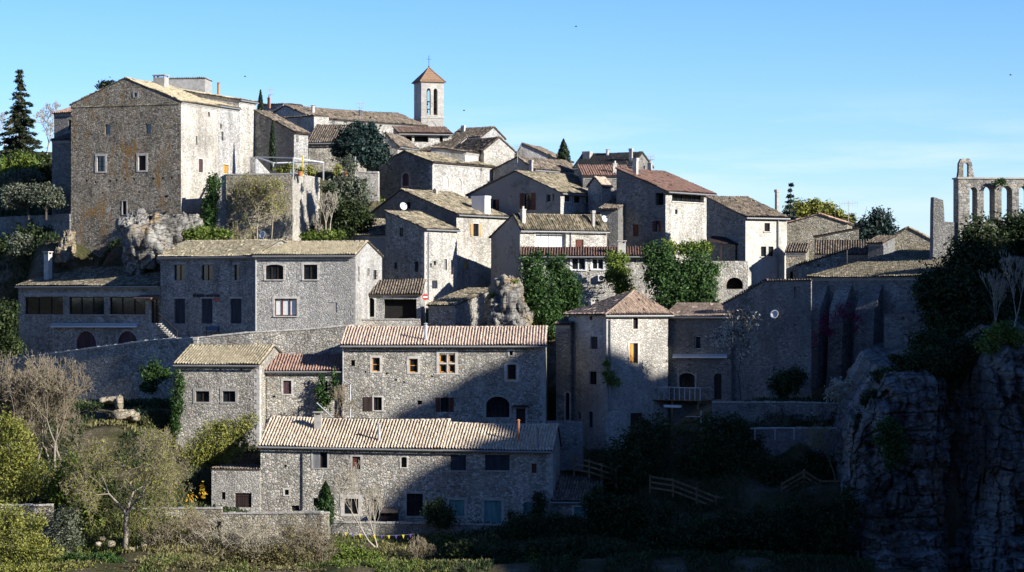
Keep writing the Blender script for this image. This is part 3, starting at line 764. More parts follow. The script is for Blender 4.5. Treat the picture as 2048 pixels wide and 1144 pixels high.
h = house('small low outbuilding with dark tiles and teal shutter, right of the lowest house', 1196, 199, 1040, 1003, 6, L=1105, LB=5.5, wall='grey', name='outbuilding', cat='outbuilding')
h.ridge_y(955, 'mx'); h.win('A', 1148,1014,1172,1035, 'shut', frame='wood_teal', sur=.15)
h.build('t_brown', ov=.25)

# ---- second row
h = house('square stone house with ochre striped tiles and two small dark windows', 519, 212, 905, 729, 11, L=351, LB=8.5, wall='rubble')
h.ridge_y(693, 'gx', .5)
h.win('A', 391,782,419,804, 'glass', sur=.2, frame='wood_dk', nx=2, smat='dress_grey'); h.win('A', 445,782,471,804, 'glass', sur=.2, frame='wood_dk', nx=2, smat='dress_grey')
for q in (393, 438, 480): h.hole('A', q, 738, q+4, 742)
h.hole('A', 498,798,502,801)
h.build('t_ochre', ov=.3); h.quoins('dress', .5)
h.chim(392,699,674,8, 'stone', cap='flat', k=1)
H2 = h
h = house('low link house with red tiles, between two taller stone houses', 684, 213.5, 840, 741, 2, L=533, LB=7.5, wall='rubble')
h.ridge_y(711, 'gx', .5)
h.win('A', 566,761,583,788, 'shut', frame='purple', sur=.14); h.win('A', 641,762,655,787, 'dark', sur=.1, smat='dress_grey'); h.hole('A', 545,791,551,795)
h.build('t_red', ov=.3)
h.band('A', 540,620,835,841, .25, 'dress_grey', 'ledge')
h = house('long stone house with orange window frames and a stone cross window', 1091, 212.5, 850, 689, 2, L=684, LB=8.8, wall='rubble')
h.ridge_y(655, 'gx', .5)
h.win('A', 702,720,710,732, 'dark')
h.win('A', 744,715,760,743, 'glass', frame='wood_or', sur=.16, nx=1, ny=2, fw=.09)
h.win('A', 818,717,836,745, 'glass', frame='wood_or', sur=.16, nx=1, ny=2, fw=.09)
h.win('A', 879,709,893,725, 'glass', frame='wood_or', nx=1, fw=.1); h.win('A', 897,709,910,725, 'glass', frame='wood_or', nx=1, fw=.1)
h.win('A', 879,729,893,745, 'glass', frame='wood_or', nx=1, fw=.1); h.win('A', 897,729,910,745, 'glass', frame='wood_or', nx=1, fw=.1)
mb = MB()
for (a, b, c, d) in ((893.6,896.4,709,745), (879,893.3,725.6,728.4), (896.7,910,725.6,728.4), (873,878.6,706,747), (910.4,916,706,747), (873,916,701,705.8), (868,920,746.8,749)):
    (u0, z1), (u1, z0) = h.hit('A', a, c), h.hit('A', b, d); mb.box(u0, u1, -.05, .1, z0, z1)
mb.build('cross_mullion', M['dress'], h.root)
h.win('A', 1019,702,1026,711, 'dark', sur=.12)
h.win('A', 1014,729,1033,760, 'glass', frame='wood_or', sur=.2, nx=1, fw=.09, arch=.12)
h.win('A', 747,794,764,821, 'glass', frame='wood_dk', nx=2, sur=.1); h.win('A', 835,801,844,809, 'dark')
h.win('A', 881,795,898,824, 'glass', frame='wood_dk', nx=2, shut='wood_red')
h.win('A', 972,793,1019,835, 'glass', frame='wood_dk', nx=5, ny=2, arch=.75, sur=.15, smat='dress_grey', depth=.45, name='arched_window')
h.win('A', 1032,817,1051,849, 'door', frame='wood_dk', sur=.14, smat='dress_grey')
h.band('A', 1026,1057,810,813, .55, 'wood_dk', 'door_canopy')
for q in ((729,742),(771,745),(862,751),(790,758),(806,762)): h.hole('A', q[0], q[1], q[0]+4, q[1]+4)
mb = MB(); (u0, z1), (u1, z0) = h.hit('A', 727,794), h.hit('A', 745,822); mb.box(u0, u1, -.05, -.012, z0, z1); mb.build('shutter', M['wood_dk'], h.root)
h.build('t_pink', ov=.45, sag=.06)
h.chim(851.5,681,645,6.5, 'flue', mat='steel')
h.pipe('A', 686, 690, 766); h.quoins('dress_grey', .5)
H3 = h

# ---- the house with a hipped roof, right of the middle
h = house('tall stone corner house with hipped tile roof and orange shutter', 1213, 214, 905, 629, 60, L=1137, Rr=1336, wall='rubble_fine')
h.ridge_y(583, 'hip', (.52,.5)); h.f = (.55, .8)
h.win('A', 1179,632,1185,640, 'dark'); h.win('A', 1181,673,1195,698, 'shut', frame='wood_navy'); h.win('A', 1179,743,1193,769, 'glass')
h.win('A', 1177,823,1186,855, 'shut', frame='wood_navy', sur=.15, smat='dress_grey'); h.win('A', 1155,822,1162,838, 'dark', arch=1, sur=.1, smat='dress_grey')
h.win('B', 1266,634,1276,658, 'glass', frame='wood_dk', nx=2, sur=.1); h.win('B', 1259,686,1276,727, 'glass', frame='wood_tan', half='wood_or', sur=.12)
h.win('B', 1261,826,1285,859, 'door', frame='wood_dk')
h.build('t_tan', ov=.35, sag=.02)
h.chim(1183,612,597,11, 'stone', cap='slab', k=1)
h.pipe('B', 1219, 640, 820, .09, 'zinc'); h.quoins('dress_grey', .45)
HIP = h
h = house('long wing with low tile roof, awning and balcony, joined to the hipped corner house', 1462, 214.4, 815, 631, 33, L=1333, LB=4.2, wall='grey')
h.ridge_y(609, 'gx', .5)
h.win('A', 1389,672,1401,698, 'glass', pane='glass_sky', frame='steel', nx=1); h.win('A', 1358,746,1390,775, 'glass', arch=.5, nx=3, ny=1, frame='wood_dk', sur=.12, smat='dress_grey', name='arched_window')
h.win('A', 1428,747,1443,799, 'door', frame='wood_dk', arch=.5)
h.build('t_tan', ov=.35)
WING = h
h = house('narrow low extension with small tiled roof left of the hipped corner house', 1141, 218, 895, 650, 20, L=1112, LB=3.5, wall='grey', name='stone_extension', cat='extension')
h.ridge_y(634, 'mx'); h.win('A', 1131,785,1139,840, 'dark', arch=.9, sur=.12, smat='dress_grey', name='doorway')
h.build('t_brown', ov=.25, gutter=False)

# ---- the two halves of the long house on the terrace, and the restaurant left of it
h = house('shaded half of the long terrace house with three tall dark doors', 510, 228, 672, 511, 35, L=321, LB=8.0, wall='rubble')
h.ridge_y(481, 'gx', .45)
for a, b in ((348,370),(403,426),(468,478)): h.win('A', a, 529, b, 561, 'glass', frame='wood_red', nx=2 if b-a > 15 else 1, sill=1, lintel=.2, smat='dress_grey')
for a, b in ((349,370),(403,425),(461,483)): h.win('A', a, 597, b, 647, 'door', frame='wood_navy', lintel=.16, smat='dress_grey')
mb = MB(); rng = random.Random(4)                     # illegible wrought iron lettering over the doors
for i in range(16):
    px = 387 + 53*i/16
    if i in (7, 12): continue
    (u0, z1), (u1, z0) = h.hit('A', px, 588+rng.random()), h.hit('A', px+2.3, 594); mb.box(u0, u1, -.09, -.05, z0, z1)
(u0, z1), (u1, z0) = h.hit('A', 386, 591.2), h.hit('A', 441, 592.2); mb.box(u0, u1, -.055, -.002, z0, z1)
mb.build('iron_lettering', M['iron'], h.root)
(u0, z1), (u1, z0) = h.hit('A', 427.5, 597.5), h.hit('A', 440, 601.5); mb = MB(); mb.box(u0, u1, -.06, -.002, z0, z1); mb.build('name_plate', M['redpaint'], h.root)
h.build('t_ochre', ov=.3)
LONGL = h
h = house('sunlit half of the long terrace house with three framed windows', 711, 226.4, 668, 510, 9, L=509, Rr=764, wall='rubble_fine', wallB='pale')
h.ridge_y(484, 'gx', .42)
h.win('A', 531,529,567,559, 'glass', arch=.3, sur=.16, frame='wood_dk', nx=3, sill=1); h.win('A', 607,529,635,559, 'glass', sur=.16, frame='wood_dk', nx=2, sill=1)
h.win('A', 549,597,594,632, 'glass', sur=.16, frame='wood_red', nx=3, pane='curtain', sill=1, fw=.1)
h.win('A', 656,605,674,625, 'blank', frame='dress_grey', depth=.08)
h.win('B', 716,533,719,563, 'dark', name='slit_window'); h.win('B', 735,537,740,552, 'dark'); h.win('B', 747,540,755,559, 'glass', nx=1)
h.build('t_ochre', ov=.3); h.pipe('A', 512, 515, 662, .07, 'pipe'); h.quoins('dress_grey', .4)
LONGR = h
h = house('single storey restaurant hall with three wide windows over two cellar arches', 320, 234.8, 730, 571, 36, L=37, LB=7.0, wall='rubble', name='restaurant_hall', cat='restaurant')
h.ridge_y(535, 'mx')
for a, b, c in ((50,126,3),(138,208,3),(219,291,3)): h.win('A', a, 594, b, 629, 'glass', frame='wood_dk', nx=c, sill=1, smat='dress_grey', fw=.07)
h.win('A', 302,598,319,646, 'glass', frame='wood_dk', nx=2, ny=2, name='door')
h.win('A', 152,662,193,707, 'door', frame='purple', arch=1, sur=.14, smat='dress_grey'); h.win('A', 235,662,276,707, 'door', frame='purple', arch=1, sur=.14, smat='dress_grey')
h.band('A', 49,292,585,592, .04, 'dress_grey', 'concrete_lintel')
mb = MB(); (u0, z1), (u1, z0) = h.hit('A', 283,591), h.hit('A', 319,598)
mb.add([(u0,-1.2,z0),(u1,-1.2,z0),(u1,-.01,z1),(u0,-.01,z1),(u0,-1.2,z0+.08),(u1,-1.2,z0+.08),(u1,-.01,z1+.08),(u0,-.01,z1+.08)], [(3,2,1,0),(4,5,6,7),(0,1,5,4),(1,2,6,5),(2,3,7,6),(3,0,4,7)])
mb.bar((u0+.05,-1.1,z0), (u0+.05,-.02,z0-.7), .06,.06); mb.bar((u1-.05,-1.1,z0), (u1-.05,-.02,z0-.7), .06,.06); mb.build('door_canopy', M['t_dkred'], h.root)
h.build('t_old', ov=.3)
h.chim(96,560,503,13, 'stone', cap='slab', mat='dress')
REST = h

# ---- the keep and its terrace
h = House('stone_keep', 'tall lichen stained stone keep with low gable, at the top left of the village', 'keep', 362, 250, 480, 203, 21, L=142, LB=7.98, wall='keep', wallB='pale')
h.ridge_y(157, 'gy', .5)
h.win('A', 210,249,221,269, 'glass', pane='glass_sky', frame='dress_grey', nx=1); h.win('A', 291,248,302,268, 'glass', pane='glass_sky', frame='dress_grey', nx=1)
h.win('A', 194,312,210,343, 'glass', pane='glass_sky', frame='wood_dk', nx=2, ny=3, sur=.2); h.win('A', 277,311,292,341, 'shut', frame='wood_dk', sur=.2)
h.win('A', 268,185,275,194, 'glass', pane='glass_sky', frame='dress_grey', nx=1, sur=.1, smat='dress_grey'); h.win('A', 245,402,253,429, 'dark', sur=.08, smat='dress_grey')
h.hole('A', 328,391,336,395)
for q in ((233,360),(250,358),(268,358),(306,357),(325,356),(343,355),(278,384),(191,364),(205,386),(173,361),(220,362)): h.hole('A', q[0]-2, q[1]-2, q[0]+2, q[1]+2)
h.win('B', 391.5,272,395,290, 'dark', name='slit_window'); h.win('B', 416,224,420,234, 'dark', name='slit_window')
h.win('B', 397,318,406,345, 'shut', frame='purple', sur=.1)
h.band('A', 144,359,209,212, .045, 'rock_warm', 'string_course')
h.build('t_ochre', ov=.2, ovs=.05, gutter=False)
KEEP = h
def bpoint(hh, px):     # where the sight line meets the vertical plane of face B
    y, z = hh.hit('B', px, 300); return hh.C + hh.dA*0 + hh.dB*y
def along(hh, px, extra=0.0):
    q = bpoint(hh, px); return q
q = KEEP.C + KEEP.dB*KEEP.LB
h2 = House('stone_house', 'pale tall house built against the right flank of the keep', 'house', 436.5, 257.40, 470, 211, 21, LA=10.5, Rr=478, wall='pale', group=HG)
h2.ridge_y(170, 'my')
h2.win('B', 443,263,447,281, 'dark', name='slit_window')
h2.win('B', 446,329,457,347, 'door', frame='wood_or', sur=.1); h2.win('B', 440,248,444,257, 'dark', name='slit_window')
h2.build('t_ochre', ov=.2, gutter=True); h2.chim(405,178,164,24, 'stone', cap='slab', d=16); h2.chim(437,186,164,5, 'flue', mat='brick')
h3 = House('stone_house', 'narrow pale house with higher roof at the far end of the keep range', 'house', 478.5, 261.75, 470, 200, 21, LA=9, Rr=512, wall='pale', group=HG)
h3.ridge_y(176, 'my'); h3.build('t_ochre', ov=.2)
# the sunny flank of the keep gets the paler face B stone, brightness in its colour
mb = MB(); KEEPB = KEEP
KEEP.chim(322,172,150,25, 'stone', cap='slab', d=18, mat='concrete')
h = House('stone_house', 'roof edge of a pale building rising behind the keep', 'house', 410, 275, 300, 157, 4, L=337, LB=4, wall='concrete', group=HG); h.roofkind('flat', 0); h.build('t_ochre', gutter=False, genoise=False, ov=.1)
h = House('stone_house', 'narrow grey house with reddish tiles peeping out left of the keep', 'house', 150, 262, 430, 226, 21, L=108, LB=5, wall='grey', group=HG)
h.ridge_y(212, 'mx'); h.win('A', 137,240,143,258, 'dark'); h.build('t_red', ov=.25, gutter=False)
h = House('stone_shed', 'dark low stone shed beneath the grey house left of the keep', 'shed', 141, 258, 440, 280, 24, L=104, LB=3, wall='grey'); h.ridge_y(268, 'mx'); h.build('t_brown', ov=.2, gutter=False)
# terrace below the keep
h = House('terrace_wall', 'high rubble terrace wall with sunlit right flank, below the keep', 'terrace wall', 585, 246, 485, 349, 12, L=452, Rr=640, wall='rubble_warm', wallB='rubble_fine')
h.roofkind('flat', 0)
h.hole('A', 458,397,464,409); h.hole('A', 457,446,464,452); h.hole('A', 515,420,518,424); h.hole('A', 540,372,543,376)
h.build(None); TERR = h
mb = MB(); mb.box(-h.LA, .04, -.04, .5, h.hE+.002, h.hE+.14); mb.box(-.5, .04, .5, h.LB, h.hE+.002, h.hE+.14)
mb.poly([(-h.LA,.5,h.hE-.1),(-.5,.5,h.hE-.1),(-.5,h.LB,h.hE-.1),(-h.LA,h.LB,h.hE-.1)]); mb.build('coping', M['dress_grey'], h.root)

# ---- church quarter on the skyline
h = House('church_nave', 'long nave roof of old tiles running along the skyline', 'church', 628, 285, 285, 237, 44, LA=10, Rr=853, wall='pale', group=HG)
h.ridge_y(212, 'gy', .5); h.win('B', 661,238,664,246, 'dark'); h.win('B', 692,241,694,248, 'dark'); h.build('t_brown', ov=.25, gutter=False, sag=.12); NAVE = h
h.chim(626,226,209,7, 'flue', mat='dress'); h.chim(720,233,219,5, 'flue', mat='iron')
h = House('stone_house', 'left stub of the nave with lean-to roof and pale gable wall', 'house', 628, 279, 285, 232, 44, L=530, LB=2.2, wall='pale', group=HG)
h.roofkind('flat', 0); h.build('t_brown', gutter=False, genoise=False, ov=.15)
h = House('stone_house', 'low pale block with brick chimney behind the nave', 'house', 566, 292, 250, 208, 30, L=524, LB=4, wall='pale', group=HG); h.roofkind('flat', 0); h.build('t_brown', gutter=False, genoise=False, ov=.1); h.chim(538,208,192,5, 'stone', cap='pot', mat='brick')
def arch_loop(u0, u1, z0, z1, arch=1.0, n=10):
    w = (u1-u0)/2; hh = arch*w; c = (u0+u1)/2
    return [(u0,z0),(u1,z0)] + [(c+w*math.cos(math.pi*i/n), z1-hh+hh*math.sin(math.pi*i/n)) for i in range(n+1)]
def thick_wall(mb, outer, holes, th, o=(0,0,0), U=(1,0,0), D=(0,1,0)):
    """a wall th thick with openings right through it; outline and openings in (u, z)"""
    o, U, D = V(o), V(U), V(D); Z = V((0,0,1)); loops = [outer] + holes; flat = [q for l in loops for q in l]
    tri = tessellate_polygon([[V((u, z, 0)) for u, z in l] for l in loops]); n = len(flat)
    vs = [o+U*u+Z*z for u, z in flat] + [o+U*u+Z*z+D*th for u, z in flat]; fs = []
    for t in tri:
        (ax, ay), (bx, by), (cx, cy) = (flat[i] for i in t); ar = (bx-ax)*(cy-ay)-(cx-ax)*(by-ay)
        if abs(ar) < 1e-9: continue
        if ar < 0: t = t[::-1]
        fs += [tuple(t), tuple(i+n for i in t[::-1])]
    k = 0
    for l in loops:
        m = len(l)
        for i in range(m):
            a, b = k+i, k+(i+1) % m; fs.append((a, a+n, b+n, b))
        k += m
    mb.add(vs, fs)
# bell tower: two walls pierced by paired arches, two plain walls
def tower():
    Y = 300; sc = Y/F; a = R(70); C = P(842.5, 262, Y); w = 2.85
    root = tag(empty('bell_tower', C, -a+math.pi/2), 'slender church bell tower with paired arches and pointed tile roof', 'bell tower')
    # local: x along the lit front (to the right), y into depth
    H = (262-163)*sc; s_ = (885.5-842.5)*sc/w
    zz = lambda py: (262-py)*sc; ux = lambda px: (px-842.5)*sc/s_
    mb = MB(); holes = [arch_loop(ux(853), ux(860.5), zz(229), zz(176), 1.3), arch_loop(ux(866), ux(873.5), zz(229), zz(176), 1.3)]
    thick_wall(mb, [(0,-3),(w,-3),(w,H),(0,H)], holes, .4)
    thick_wall(mb, [(0,-3),(w,-3),(w,H),(0,H)], holes, .4, (0,w-.4,0))
    hs = [arch_loop(.75,1.25,zz(229),zz(176),1.3), arch_loop(1.6,2.1,zz(229),zz(176),1.3)]
    thick_wall(mb, [(.4,-3),(w-.4,-3),(w-.4,H),(.4,H)], [], .4, (w,0,0), (0,1,0), (-1,0,0))
    thick_wall(mb, [(.4,-3),(w-.4,-3),(w-.4,H),(.4,H)], [], .4, (.4,0,0), (0,1,0), (-1,0,0))
    mb.build('wall', M['tower'], root)
    mb = MB(); z = zz(236)
    for q, dz in ((.07,0),):
        mb.box(-q, w+q, -q, -.001, z, z+.16); mb.box(-q, -.001, 0, w, z, z+.16); mb.box(w+.001, w+q, 0, w, z, z+.16)
    mb.box(-.06, w+.06, -.06, -.001, H-.15, H-.01); mb.box(-.06, -.001, 0, w, H-.15, H-.01)
    mb.build('string_course', M['dress_grey'], root)
    mb = MB(); n = 12; c = ux(861.5); z0 = zz(257); r0, r1 = .55, .72
    for i in range(n):
        t0, t1 = math.pi*i/n+.01, math.pi*(i+1)/n-.01; q = [(c+r*math.cos(t), z0+.35+r*math.sin(t)) for r, t in ((r0,t0),(r1,t0),(r1,t1),(r0,t1))]
        vs = [(a_, -.05, b_) for a_, b_ in q] + [(a_, -.001, b_) for a_, b_ in q]; mb.add(vs, [(0,1,2,3),(4,7,6,5),(0,4,5,1),(1,5,6,2),(2,6,7,3),(3,7,4,0)])
    ar = mb.build('blind_arch', M['dress_grey'], root)
    # pyramid roof, slightly flared
    VV, FF, UV = [], [], []; apex = zz(132)
    prof = [(w/2+.22, H-.03), (w/2-.1, H+.32), (.42, H+ (apex-H)*.72), (.0, apex)]
    vs = []; k = 0
    mb = MB()
    for i in range(len(prof)-1):
        (r0, z0), (r1, z1) = prof[i], prof[i+1]; c = w/2
        q0 = [(c-r0,c-r0,z0),(c+r0,c-r0,z0),(c+r0,c+r0,z0),(c-r0,c+r0,z0)]; q1 = [(c-r1,c-r1,z1),(c+r1,c-r1,z1),(c+r1,c+r1,z1),(c-r1,c+r1,z1)]
        for j in range(4):
            for t in range(4):   # courses
                f0, f1 = t/4, (t+1)/4; P0 = V(q0[j]).lerp(V(q1[j]), f0); P1 = V(q0[(j+1) % 4]).lerp(V(q1[(j+1) % 4]), f0); P2 = V(q0[(j+1) % 4]).lerp(V(q1[(j+1) % 4]), f1); P3 = V(q0[j]).lerp(V(q1[j]), f1)
                out = (V(((P0+P1)/2).xy.to_3d()) - V((c,c,0))).normalized()*.03
                mb.poly([P0+out, P1+out, P2, P3]); mb.poly([P0, P1, P1+out, P0+out])
    c = w/2; r = prof[0][0]; mb.poly([(c-r,c-r,H-.04),(c-r,c+r,H-.04),(c+r,c+r,H-.04),(c+r,c-r,H-.04)], 1)
    for (sx, sy) in ((-1,-1),(1,-1),(-1,1),(1,1)):
        for i in range(3):
            (r0, z0), (r1, z1) = prof[i], prof[i+1]; mb.tube((c+sx*r0, c+sy*r0, z0+.03), (c+sx*r1, c+sy*r1, z1+.03), .075, .06)
    rf = mb.build('roof', [M['t_towr'], M['soffit']], root)
    cb = MB(); cb.tube((c,c,apex-.1), (c,c,apex+1.45), .028); cb.tube((c-.3,c,apex+1.0), (c+.3,c,apex+1.0), .024); cb.lathe((c,c,apex), [(0,0),(.09,.05),(.09,.14),(0,.2)], 8); cb.build('cross', M['iron'], rf)
    for cx in (ux(856.8), ux(869.8)):
        for py in (207, 222):
            b = MB(); b.lathe((cx, .9, zz(py)-.1), [(0,.5),(.1,.48),(.14,.3),(.2,.08),(.25,0),(.0,.02)], 12); b.build('bell', M['bronze'], root)
    bb = MB(); bb.box(.401, w-.401, .82, .98, zz(203), zz(203)+.14); bb.box(.401, w-.401, .82, .98, zz(218), zz(218)+.12); bb.build('bell_beam', M['wood_dk'], root)
M['bronze'] = plain('dark_bronze', (.10,.07,.04), .45, .6)
M['t_towr'] = plain('tower_roof_tiles', (.27,.17,.11), .9, var=.45, scale=9)
tower()
h = house('pale church sacristy with low hipped roof, right below the bell tower', 964, 290, 340, 273, 35, L=900, LB=4.5, name='church_sacristy', cat='church annex', wall='pale'); h = footprints[-1]
h.ridge_y(255, 'gx', .5); h.win('A', 908,275,915,284, 'dark'); h.build('t_brown', ov=.3); h.chim(927,264,251,6, 'stone', cap='flat', mat='dress')
h = house('reddish roofed loggia with orange eaves beam, in front of the bell tower', 903, 284, 350, 268, -12, L=798, LB=4.0, wall='pale', name='open_loggia', cat='loggia')
h.ridge_y(256, 'mx'); h.win('A', 812,271,824,282, 'dark', depth=.5, name='loggia_opening'); h.win('A', 829,271,857,284, 'dark', depth=.5, name='loggia_opening'); h.win('A', 879,272,886,284, 'dark')
h.build('t_rust', ov=.45); h.band('A', 800,898,265,268, .12, 'wood_or', 'eaves_beam')
h = house('old tiled house with pale lower wall, in front of the loggia', 795, 278, 380, 290, 20, L=770, Rr=893, wall='pale')
h.ridge_y(268, 'my'); h.build('t_brown', ov=.3, gutter=True); h.hole('B', 860,300,863,305)
h = house('hipped roof of dark old tiles beneath the church sacristy', 905, 281, 370, 299, 30, L=838, LB=6, wall='pale')
h.ridge_y(275, 'gx', .5); h.build('t_brown', ov=.3, gutter=False)
h = house('pale gabled house seen from its sunny gable end, below the sacristy', 968, 276, 390, 300, 52, L=905, Rr=1029, wall='pale')
h.ridge_y(276, 'gx', .5); h.build('t_brown', ov=.3, gutter=False)
h = house('white wall strip with old tiles in front of the pale gabled house', 930, 272.5, 390, 304, 20, LA=4, Rr=1002, wall='pale_smooth')
h.ridge_y(296, 'my'); h.build('t_brown', ov=.2, gutter=False)
h = house('grey gabled house at the skyline, left of the dark cypress', 1112, 290, 400, 318, 15, L=1028, LB=8, wall='pale_smooth')
h.ridge_y(288, 'gy', .8); h.win('A', 1096,314,1099,323, 'dark'); h.build('t_brown', ov=.2, gutter=False)
h = house('small white dormer block with rusty flat roof', 1017, 282, 400, 309, 20, L=1000, Rr=1028, wall='pale_smooth', name='roof_dormer', cat='dormer')
h.roofkind('my', .3); h.build('t_dkred', ov=.2, gutter=False, genoise=False)

# ---- houses of the middle slope
h = house('shaded stone house with long falling roof edge, right of the keep terrace', 588, 262, 350, 264, 34, L=510, Rr=616, wall='grey', wallB='pale')
h.ridge_y(222, 'my'); h.win('B', 592,262,598,285, 'dark', depth=.5, name='loggia_opening'); h.build('t_brown', ov=.35, gutter=False)
h = house('grey rubble house with broad old roof behind the railing terrace', 700, 270, 340, 284, 8, L=617, LB=9, wall='rubble')
h.ridge_y(251, 'gx', .5); h.build('t_brown', ov=.3, gutter=True)
h = house('gabled house with blocked arch and bright blank side wall, mid village', 865, 267, 415, 324, 34, L=758, Rr=986, wall='grey', wallB='pale')
h.ridge_y(303, 'gy', .5)
h.win('A', 805,346,818,372, 'blank', frame='purple', arch=1, sur=.14, smat='dress_grey'); h.win('B', 887,352,897,377, 'blank', frame='dress', arch=1, sur=.12); h.win('B', 914,357,923,381, 'blank', frame='dress_grey', arch=1, sur=.1)
h.build('t_old', ov=.3, gutter=False); h.quoins('dress', .4)
h = house('low stone house with dark gable and pale upper wall, above the shuttered gable house', 1066, 273, 420, 337, 34, L=986, Rr=1160, wall='rubble_fine', wallB='pale_smooth')
h.ridge_y(315, 'gy', .38); h.build('t_brown', ov=.3); h.chim(1062,335,320,7, 'stone', cap='flat')
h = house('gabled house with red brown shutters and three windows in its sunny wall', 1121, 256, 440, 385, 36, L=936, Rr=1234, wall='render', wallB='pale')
h.ridge_y(343, 'gy', .48)
h.win('A', 1048,386,1063,420, 'glass', arch=.4, frame='wood_dk', shut='wood_red', nx=2); h.win('A', 1092,388,1101,404, 'glass', frame='dress', nx=1); h.win('A', 1105,388,1109,403, 'shut', frame='wood_tan')
h.win('A', 984,399,992,421, 'dark'); (u0, z1), (u1, z0) = h.hit('A', 993,399), h.hit('A', 998,421); mb = MB(); mb.box(u0, u1, -.05, -.012, z0, z1); mb.build('shutter', M['wood_red'], h.root)
h.win('B', 1128,388,1142,404, 'glass', pane='glass_sky', frame='white', nx=1, sur=.1); h.win('B', 1147.5,390,1160,406, 'glass', frame='wood_red', nx=2, pane='black', sur=.08); h.win('B', 1171,391,1188,407, 'glass', pane='glass_sky', frame='white', nx=2, sur=.1)
h.win('B', 1193,393,1203,404, 'dark')
h.build('t_old', ov=.3); M1 = h
q = h.world('B', 1151, 401, -.15)
h = house('house with tan shutters and a large white chimney block on its old roof', 913, 251, 590, 428, 34, L=736, Rr=1012, wall='grey', wallB='pale')
h.ridge_y(380, 'gy', .62)
h.win('B', 946,447,957,473, 'glass', frame='wood_dk', shut='wood_tan', nx=2, sur=.08); h.win('A', 813,404,821,417, 'dark')
h.win('B', 927,520,938,540, 'shut', frame='wood_tan')
h.build('t_old', ov=.3); h.chim(962,424,392,32, 'stone', cap='flat', d=20, mat='white'); h.chim(871,389,376,8, 'stone', cap='arch', mat='dress_grey')
M2 = h
h = house('tall narrow house with lean-to roof, bright side wall and dark rough gable', 849, 243, 612, 457, 33, L=771, Rr=914, wall='rubble', wallB='pale')
h.ridge_y(423, 'my')
h.win('A', 799,455,807,473, 'glass', frame='wood_dk', nx=2, pane='glass_sky'); h.win('A', 788,525,795,538, 'glass', pane='glass_sky', nx=1); h.win('A', 829,523,837,544, 'glass', nx=1, pane='glass_sky')
h.win('B', 888,518,894,541, 'shut', frame='wood_grey', sur=.08); h.win('B', 902,520,906,549, 'door', frame='wood_dk'); h.win('B', 864,561,875,577, 'shut', frame='wood_navy')
h.build('t_old', ov=.25); h.pipe('B', 856, 465, 600, .05, 'zinc'); h.quoins('dress', .35); M3 = h
h = house('small house with half shaded lean-to roof, left of the tall narrow house', 773, 246, 560, 470, 22, L=690, LB=6.5, wall='render')
h.ridge_y(440, 'mx'); h.build('t_old', ov=.3, gutter=False)
h = house('house with a wide glazed opening and curtains, above the ivy slope', 1040, 243, 600, 456, 62, L=982, Rr=1214, wall='render', wallB='pale')
h.ridge_y(429, 'gy', .22, rb=.75)
h.win('B', 1071,462,1132,495, 'glass', frame='steel', nx=4, pane='curtain', sur=.14, depth=.4, fw=.06); h.win('B', 1151,479,1167,494, 'shut', frame='wood_red')
h.build('t_old', ov=.3); h.chim(1046,446,414,10, 'stone', cap='pot', mat='dress'); h.chim(1186,452,421,7, 'stone', cap='flat')
h.pipe('B', 1141, 462, 496, .06, 'zinc'); GLASSH = h
h = house('lean-to with dark canal tiles and white window frames, half hidden by ivy', 1330, 239, 640, 511, 2, L=1042, LB=2.6, wall='rubble_fine', name='lean_to', cat='lean-to')
h.ridge_y(496, 'mx')
h.win('A', 1143,516,1171,540, 'glass', frame='white', nx=2, sill=1, fw=.08, sur=.14, smat='white'); h.win('A', 1184,517,1207,539, 'glass', frame='white', nx=2, sill=1, fw=.08, sur=.14, smat='white')
h.hole('A', 1268,519,1272,525)
h.build('t_dkred', ov=.4); h.chim(1244,509,481,15, 'stone', cap='slab', mat='dress'); LEAN = h
h = house('dark inner house with brown shutters behind the lean-to', 1236, 251, 520, 418, 20, L=1200, LB=5, wall='grey'); h.roofkind('mx', 1.2)
h.win('A', 1211,478,1217,492, 'glass', pane='glass_sky', nx=1); h.build('t_brown', gutter=False, genoise=False)
h = house('tall house with dark red roof, glazed loggia and brown shutters', 1331, 250, 530, 381, 36, L=1233, Rr=1426, wall='grey', wallB='pale')
h.ridge_y(338, 'my')
h.win('B', 1344,389,1408,404, 'glass', frame='wood_dk', nx=7, ny=1, depth=.5, sill=1); h.win('B', 1350,419,1355,428, 'dark')
h.win('A', 1266,449,1277,472, 'shut', frame='wood_red'); h.win('A', 1310,442,1318,463, 'glass', pane='glass_sky', nx=1, shut='wood_red'); h.win('A', 1311,386,1327,410, 'dark', depth=.6, name='loggia_opening')
h.build('t_dkred', ov=.4); h.chim(1271,350,316,9, 'stone', cap='flat', mat='dress'); REDH = h
h = house('small roof with pinkish tiles between chimneys, below the slate roof', 1262, 262, 435, 352, -4, L=1166, LB=5, wall='grey'); h.ridge_y(333, 'mx'); h.build('t_red', ov=.3, gutter=False); h.chim(1230,346,323,8, 'stone', cap='pot', mat='dress'); 
h = house('slate roofed house at the skyline with pale right gable', 1266, 272, 425, 331, 30, L=1148, Rr=1305, wall='grey'); h.ridge_y(306, 'gx', .45); h.win('B', 1287,331,1290,338, 'dark'); h.build('t_slate', ov=.2, gutter=True); h.chim(1215,310,297,6, 'flue', mat='dress'); h.chim(1262,322,297,6, 'stone', cap='flat'); h.chim(1175,315,303,16, 'stone', cap='flat', d=12); h.chim(1300,334,322,8, 'stone', cap='pot', k=0)
h = house('shed roof with orange edged gable wedged left of the tall red roofed house', 1204, 258, 420, 372, 35, L=1176, Rr=1222, wall='pale', name='small_house'); h.ridge_y(355, 'gy', .5); h.build('t_pink', ov=.15, gutter=False, genoise=False)

